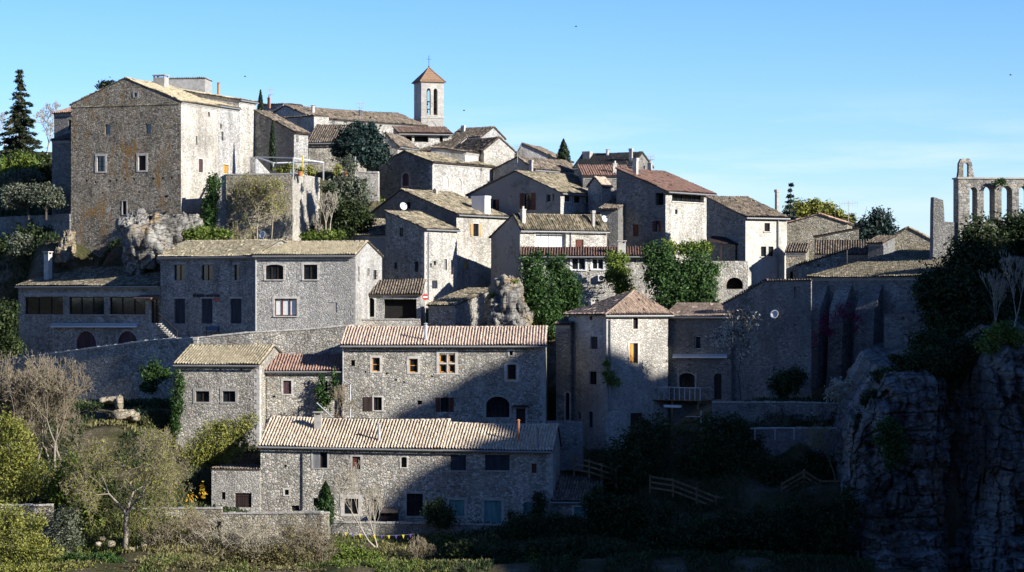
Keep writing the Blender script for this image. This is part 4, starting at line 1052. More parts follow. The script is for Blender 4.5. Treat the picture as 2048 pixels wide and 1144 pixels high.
h = house('tall pale house with two upper windows, right of the red roofed house', 1491, 238, 625, 434, 60, L=1413, Rr=1574, wall='grey', wallB='pale_smooth')
h.ridge_y(394, 'my')
h.win('B', 1529,446,1540,463, 'dark', sill=1); h.win('B', 1522,493,1532.5,513, 'glass', nx=1, sill=1); h.win('B', 1537,493,1547,513, 'glass', nx=1, sill=1)
h.build('t_brown', ov=.3); h.chim(1554,412,379,7, 'stone', cap='flat'); h.pipe('B', 1555, 436, 590, .08, 'zinc'); TALLH = h
q = h.on_roof(1514, 414); mb = MB(); mb.box(q.x-.35, q.x+.35, q.y-.3, q.y+.3, q.z-.02, q.z+.12); mb.build('skylight', M['glass_sky'], h.roof)
h = House('garden_wall', 'sunlit terrace wall with a low dark arch, under the tall pale house', 'garden wall', 1496, 231, 625, 522, 2, L=1422, LB=2.5, wall='pale'); h.roofkind('flat', 0)
h.win('A', 1453,555,1486,578, 'dark', arch=.9, sur=.0, depth=.9, name='arched_opening'); h.build(None)

# garage and shed above the second row
h = house('low garage with hipped dark roof, arched doorway and wide dark opening', 842, 232, 650, 589, 2, L=713, LB=4.5, wall='rubble_fine', name='garage', cat='garage')
h.ridge_y(562, 'mx')
h.win('A', 735,596,749,634, 'dark', arch=.8, depth=.5, sur=.1, name='doorway'); h.win('A', 768,598,833,637, 'dark', depth=.8, name='garage_opening')
h.build('t_brown', ov=.35, gutter=False); h.band('A', 766,835,590,596, .05, 'white', 'fascia')
h = house('little shed with falling roof and sunlit right wall, beside the pale crag', 911, 230, 655, 611, 28, L=857, Rr=990, wall='rubble', name='stone_shed', cat='shed')
h.ridge_y(578, 'mx'); h.build('t_old', ov=.25, gutter=False)

# ---- old church and ruin on the right
h = House('old_church', 'old church with sloping tile roof and tall buttresses, in deep shade on the right', 'church', 1852, 212, 765, 553, 42, L=1618, LB=21, wall='grey')
h.roofkind('mx', 3.5)
h.win('A', 1587,572,1601,596, 'dark') if False else None
h.build('t_old', ov=.3, ovs=.1, gutter=False, sag=.2); CH = h
for a, b in ((1636,1657),(1676,1704),(1728,1766)):
    mb = MB(); u0, u1 = h.hit('A', a, 650)[0], h.hit('A', b, 650)[0]; zt = h.hE-.6
    vs = [(u0,-1.9,-2),(u1,-1.9,-2),(u1,-.001,-2),(u0,-.001,-2),(u0,-1.3,zt-2.2),(u1,-1.3,zt-2.2),(u1,-.001,zt),(u0,-.001,zt)]
    mb.add(vs, [(3,2,1,0),(4,5,6,7),(0,1,5,4),(1,2,6,5),(2,3,7,6),(3,0,4,7)]); mb.build('buttress', M['grey'], h.root)
h = House('stone_wall', 'tall shaded wall with stepped sloping top, joining the old church on its left', 'wall', 1622, 210.4, 800, 562, 34, L=1533, LB=.15, wall='grey'); h.roofkind('flat', 0); h.win('A', 1588,573,1601,597, 'dark'); h.build('t_brown', gutter=False, genoise=False, ov=.05); CW = h
h = House('stone_wall', 'shaded wall with steeply sloping top above the wing roof', 'wall', 1533, 213.0, 800, 562, 34, L=1446, LB=.15, wall='grey'); h.roofkind('flat', 0, tilt=-.5)
h.kind = 'mx'; h.r = .01; h.tilt = -.48; h.build('t_brown', gutter=False, genoise=False, ov=.05)
h = House('stone_platform', 'shaded masonry platform at the right foot of the old church', 'wall', 1856, 207, 760, 628, 10, L=1768, LB=4, wall='grey'); h.roofkind('flat', 0); h.hole('A', 1804,630,1810,638) if False else None; h.hole('A', 1803,634,1809,640); h.build(None)

def ruin():
    Y = 222; sc = Y/F; a = R(83); C = P(1917, 445, Y)
    root = tag(empty('ruined_belfry', C, -a+math.pi/2), 'ruined stone belfry wall with a row of arches and a small bell arch on top', 'ruin')
    ux = lambda px: (px-1917)*sc*1.0; zz = lambda py: (445-py)*sc
    mb = MB(); holes = [arch_loop(ux(x0), ux(x1), zz(443), zz(y)) for x0, x1, y in ((1940,1956,374),(1969,1992,371),(2006,2028,371),(2042,2064,371))]
    L = ux(2085); out = [(0,-3),(L,-3),(L,zz(356)),(ux(1960),zz(357.5)),(0,zz(357))]
    thick_wall(mb, out, holes, 1.55); mb.build('arcade_wall', M['ashlar'], root)
    mb = MB(); mb.box(-.1, L, -.1, 1.65, zz(357.5)+.002, zz(357.5)+.14); mb.build('cornice', M['dress_grey'], root)
    mb = MB(); x0, x1 = ux(1919), ux(1952); rng = random.Random(3)
    o = [(x0,zz(354))]; 
    left = [(x0, zz(354)), (x0+.08, zz(340)), (x0+.1, zz(326)), (x0+.3, zz(317)), (x1-.45, zz(316)), (x1-.2, zz(324)), (x1-.12, zz(340)), (x1+.05, zz(354))]
    inner = arch_loop(ux(1930), ux(1941), zz(353), zz(325), .8)
    thick_wall(mb, left[::-1], [inner], .55, (0,.4,0)); mb.build('bell_arch', M['ashlar'], root)
    mb = MB(); thick_wall(mb, [(ux(1866),-4),(ux(1916.5),-4),(ux(1916.5),0),(ux(1890),zz(443)),(ux(1889),zz(420)),(ux(1887),zz(400)),(ux(1880),zz(398)),(ux(1868),zz(394)),(ux(1867),zz(420))], [], 1.0, (0,.25,0))
    o = mb.build('broken_pillar', M['grey'], root)
ruin()
# ---- roofs beyond the tall house
h = house('gabled stone house with orange tile edge, right of the tall pale house', 1694, 257, 520, 447, 12, L=1572, LB=7, wall='rubble_warm'); h.ridge_y(429, 'gy', .46); h.build('t_red', ov=.15, gutter=False, genoise=False)
h = house('low lit wall block with slanted top in front of the orange edged gable', 1718, 251, 520, 458, 5, L=1631, LB=3, wall='rubble_warm'); h.roofkind('mx', .1, tilt=-.2); h.build('t_brown', ov=.1, gutter=False, genoise=False)
h = house('brushy brown roof of a tumbledown barn', 1738, 244, 530, 509, 8, L=1632, LB=4, wall='rubble_warm', name='stone_barn', cat='barn'); h.ridge_y(482, 'mx'); h.build('t_brown', ov=.2, gutter=False)
h = house('ochre shed wall in the gap beside the tall pale house', 1612, 236, 570, 505, 12, L=1572, LB=3, wall='rubble_warm', name='stone_shed', cat='shed'); h.ridge_y(488, 'mx'); h.win('A', 1580,543,1586,557, 'dark'); h.build('t_brown', ov=.2, gutter=False)
h = house('sunlit gable with one round hole beside the church roof', 1694, 232, 575, 500, 8, L=1595, LB=4, wall='rubble_warm', name='stone_barn', cat='barn'); h.roofkind('mx', .1, tilt=-.32); h.hole('A', 1634,528,1640,534); h.build('t_old', ov=.15, gutter=False, genoise=False)
h = house('lone gabled stone house just left of the ruin', 1868, 243, 530, 483, 12, L=1767, LB=9, wall='rubble_warm'); h.ridge_y(456, 'gy', .5); h.build('t_old', ov=.1, gutter=False, genoise=False)
h = house('dark shed with lean-to roof at the left of the lone gabled house', 1767, 241, 530, 486, 30, L=1736, LB=3, wall='grey', name='stone_shed', cat='shed'); h.ridge_y(474, 'mx'); h.build('t_brown', ov=.3, gutter=False)
# ================================================================== free standing walls, rocks, ground
ctrl = []
for s in footprints:
    z = s.C.z
    for f in (0, .5, 1):
        p = s.C + s.dA*(s.LA*f) - s.dB*.7; ctrl.append((p.x, p.y, z-.12))
        p = s.C + s.dB*(s.LB*f) - s.dA*.7; ctrl.append((p.x, p.y, z-.12))
    p = s.C + s.dA*(s.LA*.5) + s.dB*(s.LB*.5); ctrl.append((p.x, p.y, z-.4))
def cp(*pts):
    for px, py, Y in pts: q = P(px, py, Y); ctrl.append((q.x, q.y, q.z))

def wall_line(name, label, cat, pts, th=.5, mat='rubble', cap='dress_grey', group=None, rough=.0, capn='coping', kids=True):
    """masonry wall along pts = (px, row of top, row of foot, Y); thick towards the hill"""
    root = tag(empty(name, P(pts[0][0], pts[0][2], pts[0][3])), label, cat, group); o = root.location
    mb = MB(); cb = MB(); rng = random.Random(len(pts)*31+int(pts[0][0]))
    for a, b in zip(pts, pts[1:]):
        A1, A0 = P(a[0],a[1],a[3])-o, P(a[0],a[2],a[3])-o; B1, B0 = P(b[0],b[1],b[3])-o, P(b[0],b[2],b[3])-o
        d = (B1-A1).xy.to_3d().normalized(); n = V((-d.y, d.x, 0)); n = n if n.y > 0 else -n; n = n*th; dz = V((0,0,1.5))
        A0, B0 = V((A1.x,A1.y,A0.z))-dz, V((B1.x,B1.y,B0.z))-dz
        k = max(1, int((B1-A1).length/.6)) if rough else 1; top = []
        for i in range(k+1):
            t = i/k; q = A1.lerp(B1, t); q = q + V((0,0,(rng.uniform(-rough, rough) if 0 < i < k else 0))); top.append(q)
        for i in range(k):
            f0, f1 = A0.lerp(B0, i/k), A0.lerp(B0, (i+1)/k); t0, t1 = top[i], top[i+1]
            vs = [f0, f1, f1+n, f0+n, t0, t1, t1+n, t0+n]
            fs = [(4,5,6,7),(0,1,5,4),(2,3,7,6)] + ([(3,0,4,7)] if i == 0 else []) + ([(1,2,6,5)] if i == k-1 else [])
            mb.add(vs, fs)
        if cap:
            L = (B1-A1).length; m = max(1, int(L/.5))
            for i in range(m):
                t0, t1 = A1.lerp(B1, i/m), A1.lerp(B1, (i+.93)/m); nn = n*(1/th); h = V((0,0,rng.uniform(.10,.17))); e = V((0,0,.004))
                lo = [t0-nn*.06+e, t1-nn*.06+e, t1+nn*(th+.06)+e, t0+nn*(th+.06)+e]
                cb.add(lo+[q+h for q in lo], [(3,2,1,0),(4,5,6,7),(0,1,5,4),(1,2,6,5),(2,3,7,6),(3,0,4,7)])
    mb.build('masonry', M[mat], root)
    if cap: cb.build(capn, M[cap], root)
    return root
wall_line('retaining_wall', 'long retaining wall with pale coping rising to the right below the restaurant', 'retaining wall',
          [(-60,732,800,238.6),(120,706,800,232.4),(300,682,810,226.9),(392,677,810,224),(500,666,800,223),(600,661,790,222.6),(700,652,770,222)], 1.8, 'rubble', 'dress')
cp((-60,790,231),(120,800,227),(300,805,223.5),(500,795,221.5),(690,780,220.5),(-60,745,244),(150,725,236),(300,690,231),(500,670,224.5),(640,664,224.5))
wall_line('garden_wall', 'overgrown rubble garden wall in the foreground with a sunlit corner', 'garden wall',
          [(236,1019,1100,196.5),(330,1019,1110,196),(443,1018,1120,195.5)], .5, 'rubble_warm', 'dress_grey', rough=.06)
wall_line('garden_wall', 'stepped rubble garden wall ending in a bright corner pier, left of the conical shrub', 'garden wall',
          [(443,1029,1150,194),(610,1027,1160,193.2),(643,1027,1165,192.8),(646,1030,1165,196.5)], .55, 'rubble_warm', 'dress_grey', rough=.06)
wall_line('garden_wall', 'short pale garden wall beside the grey olive bush at lower left', 'garden wall', [(-20,1012,1060,190),(106,1012,1065,190)], .4, 'rubble_warm', 'dress', rough=.04)
wall_line('garden_wall', 'low shaded garden wall below the teal shutters of the lowest house', 'garden wall', [(650,1046,1090,197.6),(760,1047,1090,197.4),(1010,1052,1095,197)], .4, 'grey', 'dress_grey', rough=.05)
wall_line('garden_wall', 'shaded upper terrace wall right of the balcony', 'garden wall', [(1424,806,860,207),(1580,806,862,206.3),(1738,810,866,205.5)], .5, 'grey', 'dress_grey', rough=.06)
wall_line('garden_wall', 'shaded lower terrace wall behind the wooden stair rails', 'garden wall', [(1500,859,940,203.5),(1580,858,945,203),(1720,858,950,202.4)], .5, 'grey', 'dress_grey', rough=.06)
wall_line('garden_wall', 'dark passage wall between the orange window house and the hipped corner house', 'garden wall', [(1094,842,905,209.5),(1165,842,905,209)], .5, 'grey', None, rough=.05)
wall_line('stone_wall', 'pale blank parapet behind the orange window house, under the garage', 'wall', [(690,640,665,229),(840,640,668,228.5)], .4, 'rubble_fine', 'dress_grey')
wall_line('stone_wall', 'short sunny parapet beside the round blue green tree', 'wall', [(712,345,372,263),(757,346,374,262.5)], .4, 'pale', 'dress')
wall_line('garden_wall', 'dark field wall below the olive trees at left', 'garden wall', [(-40,436,520,267),(139,428,500,254.4)], .5, 'grey', None, rough=.05)
wall_line('ruined_wall', 'broken gable stub of pale stone left of the restaurant chimney', 'ruin', [(38,568,620,252),(62,545,620,252),(88,527,620,251.5),(100,560,620,251.5)], .6, 'rubble_warm', None, rough=.15)

wall_line('stone_wall', 'pale wing wall with sloping top at the foot of the narrow house', 'wall', [(511,314,350,253.2),(541,347,352,257)], .6, 'pale', None)
wall_line('stone_wall', 'crumbling pale wall stub grown with ivy at the left end of the terrace', 'wall', [(426,378,470,247.9),(436,356,470,247.8),(452,348,470,247.6)], .5, 'pale', None, rough=.12)
def blocks(p, sx, sy, sz, seed):
    """joint blocks: a random step for every cell of a warped grid"""
    w = p + np.stack([fbm(p*.35, seed, 3), fbm(p*.35+7, seed+1, 3), fbm(p*.35+13, seed+2, 3)], -1)*.9
    f = np.floor(w/np.array([sx, sy, sz])).astype(np.int64); return _hash(f[..., 0], f[..., 1], f[..., 2], seed)
def rock(name, label, cat, blobs, mat='rock', amp=.35, freq=.5, seed=0, res=40, group=None):
    """weathered outcrop: union of swollen lobes = (px, py, rx, ry, Y, depth in m)"""
    VV, FF = [], []; off = 0
    for i, (px, py, rx, ry, Y, dp) in enumerate(blobs):
        sc = Y/F; u = np.linspace(0, 2*np.pi, res, endpoint=False); v = np.linspace(-np.pi/2, np.pi/2, res//2)
        uu, vv = np.meshgrid(u, v); d = np.stack([np.cos(vv)*np.cos(uu), np.cos(vv)*np.sin(uu), np.sin(vv)], -1)
        e = np.sign(d)*np.abs(d)**.75                         # boxier than a ball
        c = P(px, py, Y); p = e*np.array([rx*sc, dp, ry*sc]) + np.array(c)
        n = fbm(p*freq, seed+i*7, 5, .55); r = np.abs(vnoise(p*freq*np.array([2.2,2.2,.5])+9, seed+3))
        bk = blocks(p, 1.5/freq*.55, 1.5/freq*.55, .75/freq*.55, seed+5) - .5; b2 = blocks(p+3, .6/freq*.5, .6/freq*.5, .35/freq*.5, seed+6) - .5
        p = p + d*(n*amp*1.05 - np.exp(-r*9)*amp*.9 + bk*amp*.65 + b2*amp*.35 + fbm(p*freq*7, seed+9, 3)*amp*.25)[..., None]
        VV.append(p.reshape(-1, 3)); H, W = uu.shape
        a = np.arange(H-1)[:, None]*W + np.arange(W)[None, :]; b = np.arange(H-1)[:, None]*W + (np.arange(W)[None, :]+1) % W
        FF.append(np.stack([a, b, b+W, a+W], -1).reshape(-1, 4) + off); off += H*W
    VV = np.concatenate(VV); o = VV.mean(0)
    return tag(np_mesh(name, VV-o, np.concatenate(FF), M[mat], smooth=False, loc=o), label, cat, group)
rock('rock_outcrop', 'big rounded pale crag under the foot of the keep', 'rock', [(298,495,50,60,244,4.2),(272,470,26,36,243.5,2.6),(342,468,44,26,246,3.6),(378,458,30,22,247,3.6),(330,522,36,24,242,2.4)], 'rock', .6, .55, 3, 110)
rock('rock_spur', 'narrow ochre rock spur at the left foot of the keep', 'rock', [(136,492,13,30,249,1.6),(122,512,12,20,248,1.4)], 'rock_warm', .4, .9, 11, 64)
rock('rock_outcrop', 'tall pale crag between the little shed and the ivy slope', 'rock', [(1018,612,34,56,226,2.6),(1000,630,28,40,225.5,2.2),(1022,572,20,18,227,1.6),(1040,640,24,34,225,2)], 'rock', .45, .7, 23, 96)
rock('rock_slab', 'pale sunlit stone slab lying on the dark bank at left', 'rock', [(249,830,25,11,213,1.4),(268,835,8,7,212.5,.7)], 'rock_warm', .22, 1.1, 31, 32)
rock('rock_slab', 'bent pale stone like a lintel above the sunlit slab at left', 'rock', [(219,800,19,6,213.5,.7),(239,808,7,16,213.5,.8)], 'rock_warm', .15, 1.4, 37, 32)
for i, (px, py, r, Y) in enumerate(((205,1078,7,190),(222,1088,9,189.5),(288,1092,8,189),(262,1097,6,188.6),(312,1075,9,190),(303,1088,6,189.5),(330,1096,7,188.6),(196,1088,6,189.3))):
    rock('loose_stone', 'pale loose stone at the foot of the big bare tree', 'stone', [(px,py,r,r*.7,Y,.3)], 'rock_warm', .08, 2.5, 50+i, 20, 'pale loose stones below the bare tree')

# the limestone cliff at right: two swelling prows with a gully between, ledges below
def cliff():
    nu, nv = 300, 280
    u = np.linspace(1690, 2230, nu); t = np.linspace(0, 1, nv); vt = np.interp(u, [1690,1712,1745,1775,1850,1895,1940,1975,2010,2230], [930,870,800,748,722,745,728,702,682,660]); uu = np.repeat(u[None, :], nv, 0); vv = 1250+(vt[None, :]-1250)*t[:, None]; Y0 = 194.0
    b1 = np.exp(-((uu-1795)/105)**6)*2.2 + np.exp(-((uu-1760)/40)**2)*.9; b2 = np.exp(-((uu-2050)/105)**6)*3.4 + np.exp(-((uu-2000)/26)**2)*1.2
    gully = np.exp(-((uu-1922)/26)**2)*1.3
    edge = np.clip((1713-uu)/16, 0, 1)**2*7
    top = np.clip(1-(vv-vt[None, :])/60, 0, 1)**2*2.0
    Yy = Y0 + 2 - b1 - b2 + gully + edge + top
    wob = vnoise(np.stack([uu*.03, uu*0, uu*0], -1), 4)*7
    led = np.clip((vv+wob-1062)/5, 0, 1)*1.3 + np.clip((vv-wob*.6-1098)/5, 0, 1)*1.1 + np.clip((vv+wob-930)/6, 0, 1)*.8*(uu > 1930)
    Yy = Yy - led
    X = (uu-CX)/F*Y0 + np.where(uu > 1700, 0, 0); Z = (HY-vv)/F*Y0
    p = np.stack([X, Yy, Z], -1)
    n = fbm(p*np.array([.26,.26,.13]), 5, 7, .6)*1.7; cr = np.abs(vnoise(p*np.array([.5,.5,.09])+3, 8)); cr2 = np.abs(vnoise(p*np.array([1.3,1.0,.25])+3, 18))
    hz = np.abs(vnoise(np.stack([X*.12, Yy*.1, Z*.75], -1), 12))
    p[..., 1] += -n + np.exp(-cr*12)*1.3 + np.exp(-cr2*9)*.45 + np.exp(-hz*14)*.5
    p[..., 0] += fbm(p*.4+11, 3, 3)*.35
    p[..., 1] -= (blocks(p, 1.7, 50, 2.6, 3)-.5)*1.5 + (blocks(p+5, .8, 50, 1.1, 6)-.5)*.6 + (blocks(p+9, .35, 50, .5, 8)-.5)*.22
    back = p[-1].copy(); back[:, 1] += 14; back[:, 2] += 1.5
    p = np.concatenate([p, back[None]]); H = nv+1
    a = np.arange(H-1)[:, None]*nu + np.arange(nu-1)[None, :]
    FF = np.stack([a, a+1, a+1+nu, a+nu], -1).reshape(-1, 4)
    VV = p.reshape(-1, 3); o = VV.mean(0)
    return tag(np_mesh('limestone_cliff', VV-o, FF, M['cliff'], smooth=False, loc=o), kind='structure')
cliff()
for px, Y in ((1700,203),(1780,200),(1860,203),(1950,200),(2040,198),(2150,198)): cp((px,1190,Y-9))
cp((1740,830,209),(1760,700,212),(1850,640,210),(1900,600,214),(1960,560,214),(2048,560,212),(2150,560,210),(1930,470,224),(2060,470,224),(2150,470,224),(1900,640,208),(2000,640,205),(2100,640,204))
cp((-60,800,226),(0,800,224),(60,805,223),(120,810,221),(180,810,221),(240,810,219),(200,812,217),(300,812,217),(100,815,218),(0,815,219),(330,812,220),(-60,815,220),(500,800,219))
# lie of the land
cp((0,1150,187),(200,1120,188),(120,1100,189),(280,1098,189),(380,1090,190),(500,1130,190),(600,1140,190),(700,1090,195),(820,1095,195),(720,1130,190),(900,1150,190),(1050,1140,190),(1200,1140,190),(1400,1140,190),(1600,1150,190),
   (900,1075,196),(1100,1070,196),(1300,1080,196),(1500,1070,196),(1650,1080,196),(1250,1010,200),(1400,1020,200),(1550,975,201),(1660,965,201),(1200,960,204),(1300,960,203),(1400,950,203),(1360,870,206.5),(1430,862,205.5),(1500,862,205),(1600,862,204.3),(1700,866,203.8),(1450,806,209),(1560,806,207.8),(1700,808,207),
   (60,950,200),(200,960,201),(300,930,205),(100,860,211),(230,845,212),(300,860,211),(0,870,210),(420,920,208),(480,935,206),
   (0,735,243),(20,738,242),(60,738,241),(100,736,240),(140,734,239),(180,728,238),(5,700,252),(60,600,258),(0,500,262),(40,480,256),(100,470,252.5),(0,436,270),(60,432,265),(110,430,260),(100,580,256),(60,380,274),(0,350,282),(110,330,287),(0,310,292),(80,300,294),(130,420,262),(140,400,270),
   (180,545,251),(250,540,248),(400,480,243),(520,482,243),(620,480,243),(680,480,244),(700,440,250),(660,400,252),(720,380,258),
   (1100,650,228),(1160,650,230),(1060,690,221),(1130,700,222),(1240,600,236),(1330,620,232),(1400,612,232),(1000,640,228))
for px in (-400, -150, 0, 300, 600, 900, 1200, 1500, 1800, 2100, 2400):   # river side, and behind the hill top
    q = P(px, 600, 168); ctrl.append((q.x, 168, -27)); q = P(px, 600, 150); ctrl.append((q.x, 150, -33))
    q = P(px, 600, 330); ctrl.append((q.x, 330, 14 if px < 1500 else 6)); ctrl.append((q.x*1.2, 380, 6))
for y, z in ((190,-20),(210,-10),(230,0),(250,6),(280,12)): ctrl.append((-75, y, z)); ctrl.append((-100, y, z)); ctrl.append((78, y, z+4 if y > 200 else -20)) 
ctrl = np.array(ctrl)
_wx = np.array([xat(-60,238.6), xat(120,232.4), xat(300,226.9), xat(392,224), xat(500,223), xat(600,222.6), xat(700,222)]); _wy = np.array([238.6,232.4,226.9,224,223,222.6,222])
def side(x, y):      # which side of the retaining wall (0 = no wall here)
    f = np.interp(x, _wx, _wy) + 1.0; w = (x > _wx[0]-8) & (x < _wx[-1]+.5)
    return np.where(w, np.where(y > f, 1, -1), 0)
cside = side(ctrl[:, 0], ctrl[:, 1])
def ground_z(x, y):
    x = np.asarray(x, float); y = np.asarray(y, float); sh = x.shape; x = x.ravel(); y = y.ravel(); out = np.empty_like(x)
    for i in range(0, len(x), 4000):
        d2 = (x[i:i+4000, None]-ctrl[None, :, 0])**2 + (y[i:i+4000, None]-ctrl[None, :, 1])**2 + 1.5
        w = 1/d2**1.9; w = w*np.where(side(x[i:i+4000], y[i:i+4000])[:, None]*cside[None, :] < 0, 1e-4, 1); out[i:i+4000] = (w*ctrl[None, :, 2]).sum(1)/w.sum(1)
    z = out
    # river gorge and the far side, with the camera's own bank
    t = np.clip((y-120)/35, 0, 1); z = z*t + (-34)*(1-t)
    t = np.clip((60-y)/50, 0, 1); t = t*t*(3-2*t); z = z*(1-t) + (-1.7)*t
    t = np.clip((-25-y)/260, 0, 1); z = z + 135*t*np.clip((420-np.abs(x+60))/160, 0, 1)      # unseen hill added behind the viewpoint to block low sky light
    r = np.maximum(np.abs(x)-140, 0)/80; t = np.clip(r, 0, 1); z = z*(1-t) + (-20)*t*(y > 120) + z*t*(y <= 120)
    t = np.clip((y-380)/200, 0, 1); z = z*(1-t) - 25*t
    return z.reshape(sh)
def terrain():
    xs = np.concatenate([[-3000,-1500,-700,-520,-420,-340,-270,-200], np.linspace(-150,-64,20), np.linspace(-62,66,193), np.linspace(68,150,20), [200,270,340,420,520,700,1500,3000]])
    ys = np.concatenate([[-1500,-900,-600,-420,-340,-280,-230,-180,-140,-100,-60], np.linspace(-30,150,28), np.linspace(152,176,9), np.linspace(177,300,206), np.linspace(303,420,24), [500,650,900,1500,3000,5000]])
    X, Yg = np.meshgrid(xs, ys); Z = ground_z(X, Yg)
    p = np.stack([X, Yg, Z], -1); inn = np.clip((300-np.abs(X))/100, 0, 1)
    Z = Z + (fbm(p*.35, 2, 4)*.22 + fbm(p*.08, 9, 2)*.25)*inn*(Yg > 100) - .15
    H, W = X.shape; a = np.arange(H-1)[:, None]*W + np.arange(W-1)[None, :]
    FF = np.stack([a, a+1, a+1+W, a+W], -1).reshape(-1, 4)
    return tag(np_mesh('ground', np.stack([X, Yg, Z], -1).reshape(-1, 3), FF, M['ground'], smooth=True), kind='structure')
def groundmat():
    m, nt, b = new_mat('hillside_earth_and_grass'); L = nt.links; co = obj_coord(nt)
    n1 = nd(nt, 'ShaderNodeTexNoise', Scale=.22, Detail=6.0, Roughness=.65); L.new(co, n1.inputs['Vector'])
    c = ramp(nt, [(.33, (.035,.045,.015)), (.47, (.075,.07,.03)), (.58, (.13,.11,.07)), (.7, (.22,.20,.16))], n1.outputs[0])
    n2 = nd(nt, 'ShaderNodeTexNoise', Scale=4.0, Detail=6.0, Roughness=.75); L.new(co, n2.inputs['Vector'])
    c = mixc(nt, .9, c, ramp(nt, [(.3, .4), (.7, 1.4)], n2.outputs[0]), 'MULTIPLY'); L.new(c, b.inputs['Base Color'])
    bp = nd(nt, 'ShaderNodeBump', Strength=1.0, Distance=.25); L.new(n2.outputs[0], bp.inputs['Height']); L.new(bp.outputs[0], b.inputs['Normal'])
    return m
M['ground'] = groundmat(); terrain()
# ================================================================== trees, shrubs, ivy
def leaf_cloud(rng, blobs, n, size, clump=14, fill=.55, flat=.0, droop=.0):
    """leaf-sized faces in clumps through the volume of blobs = (centre, (rx, ry, rz))"""
    vol = np.array([b[1][0]*b[1][1]*b[1][2] for b in blobs])**.8; vol /= vol.sum()
    nc = max(6, n//clump); bi = rng.choice(len(blobs), nc, p=vol)
    d = rng.normal(size=(nc, 3)); d /= np.linalg.norm(d, axis=1)[:, None]
    r = rng.uniform(fill**2, 1, nc)**.5; r *= 1 + .16*rng.normal(size=nc)
    c0 = np.array([b[0] for b in blobs]); rr = np.array([b[1] for b in blobs])
    cc = c0[bi] + d*r[:, None]*rr[bi]
    cs = rr[bi].min(1)*.22 + size*1.5
    ci = rng.randint(0, nc, n); p = cc[ci] + rng.normal(size=(n, 3))*cs[ci][:, None]*.6
    nrm = rng.normal(size=(n, 3)) + (p - c0[bi][ci])/rr[bi][ci]*.9; nrm[:, 2] += .35
    if flat: nrm = nrm*(1-flat) + np.array([0,-1,.3])*flat*2
    nrm /= np.linalg.norm(nrm, axis=1)[:, None]
    t = rng.normal(size=(n, 3)); t[:, 2] -= droop; t -= nrm*(t*nrm).sum(1)[:, None]; t /= np.linalg.norm(t, axis=1)[:, None]; b = np.cross(nrm, t)
    s = size*rng.uniform(.6, 1.35, n)[:, None]
    V4 = np.stack([p - t*s, p + b*s*.45 - t*s*.1, p + t*s, p - b*s*.45 - t*s*.1], 1)
    return V4.reshape(-1, 3)
def quads(n): return np.arange(n*4, dtype=np.int32).reshape(-1, 4)
def pxblobs(bl, Y, dr=.8):
    out = []
    for b in bl:
        px, py, rx, ry = b[:4]; y = Y + (b[4] if len(b) > 4 else 0); sc = y/F
        out.append((np.array(P(px, py, y)), np.array([rx*sc, max(.25, min(rx, ry)*sc*dr) if len(b) < 6 else b[5], ry*sc])))
    return out
def branch_mesh(rng, base, top, levels=5, spread=.6, r0=.12, split=(2,4), lenr=(.62,.82), n0=1, up=.25, rmin=.012, first=.35, env=None):
    """recursive limbs as tapered prisms; scaled so the crown fits between base and top"""
    segs = []
    def grow(p, d, L, r, lv):
        k = 2 if lv > 1 else 1
        for i in range(k):
            d = d + rng.normal(size=3)*.10; d[2] += up*.12; d /= np.linalg.norm(d)
            q = p + d*L/k; segs.append((p, q, r, max(rmin, r*(.86 if k == 2 else .7)))); p = q; r = max(rmin, r*.86)
            if lv <= levels-1 and i == 0 and rng.rand() < .5 and lv > 0:
                dd = d + rng.normal(size=3)*spread; dd /= np.linalg.norm(dd); grow(p, dd, L*.55, max(rmin, r*.5), lv-1)
        if lv <= 0: return
        m = rng.randint(split[0], split[1]+1); ph = rng.uniform(0, 6.28)
        a = np.cross(d, [0.3,0.2,1]); a /= np.linalg.norm(a)+1e-9; b = np.cross(d, a)
        for j in range(m):
            t = ph + 6.28*j/m + rng.normal()*.3; s = spread*rng.uniform(.6, 1.3)
            dd = d + (a*math.cos(t) + b*math.sin(t))*s; dd[2] += up*.5; dd /= np.linalg.norm(dd)
            grow(p, dd, L*rng.uniform(*lenr), max(rmin, r*rng.uniform(.55,.72)), lv-1)
    for j in range(n0):
        d = np.array([0,0,1.0]) + (rng.normal(size=3)*spread*.7 if n0 > 1 else rng.normal(size=3)*.06); d /= np.linalg.norm(d)
        grow(np.array([rng.normal()*.15*(n0 > 1), rng.normal()*.15*(n0 > 1), 0.0]), d, first*(1 if n0 == 1 else rng.uniform(.7,1.2)), r0, levels)
    return segs
def seg_arrays(segs, k=4):
    A = np.array([s[0] for s in segs]); B = np.array([s[1] for s in segs]); ra = np.array([s[2] for s in segs]); rb = np.array([s[3] for s in segs])
    d = B-A; d /= np.linalg.norm(d, axis=1)[:, None]+1e-9
    t = np.where(np.abs(d[:, 2:3]) < .9, np.array([[0,0,1.0]]), np.array([[1.0,0,0]])); u = np.cross(d, t); u /= np.linalg.norm(u, axis=1)[:, None]; v = np.cross(d, u)
    vs = []
    for (c, r) in ((A, ra), (B, rb)):
        for i in range(k):
            a = 2*math.pi*i/k; vs.append(c + (u*math.cos(a) + v*math.sin(a))*r[:, None])
    V_ = np.stack(vs, 1).reshape(-1, 3); n = len(segs); base = np.arange(n)[:, None]*2*k
    F_ = np.concatenate([np.concatenate([base+i, base+(i+1) % k, base+k+(i+1) % k, base+k+i], 1) for i in range(k)])
    return V_, F_
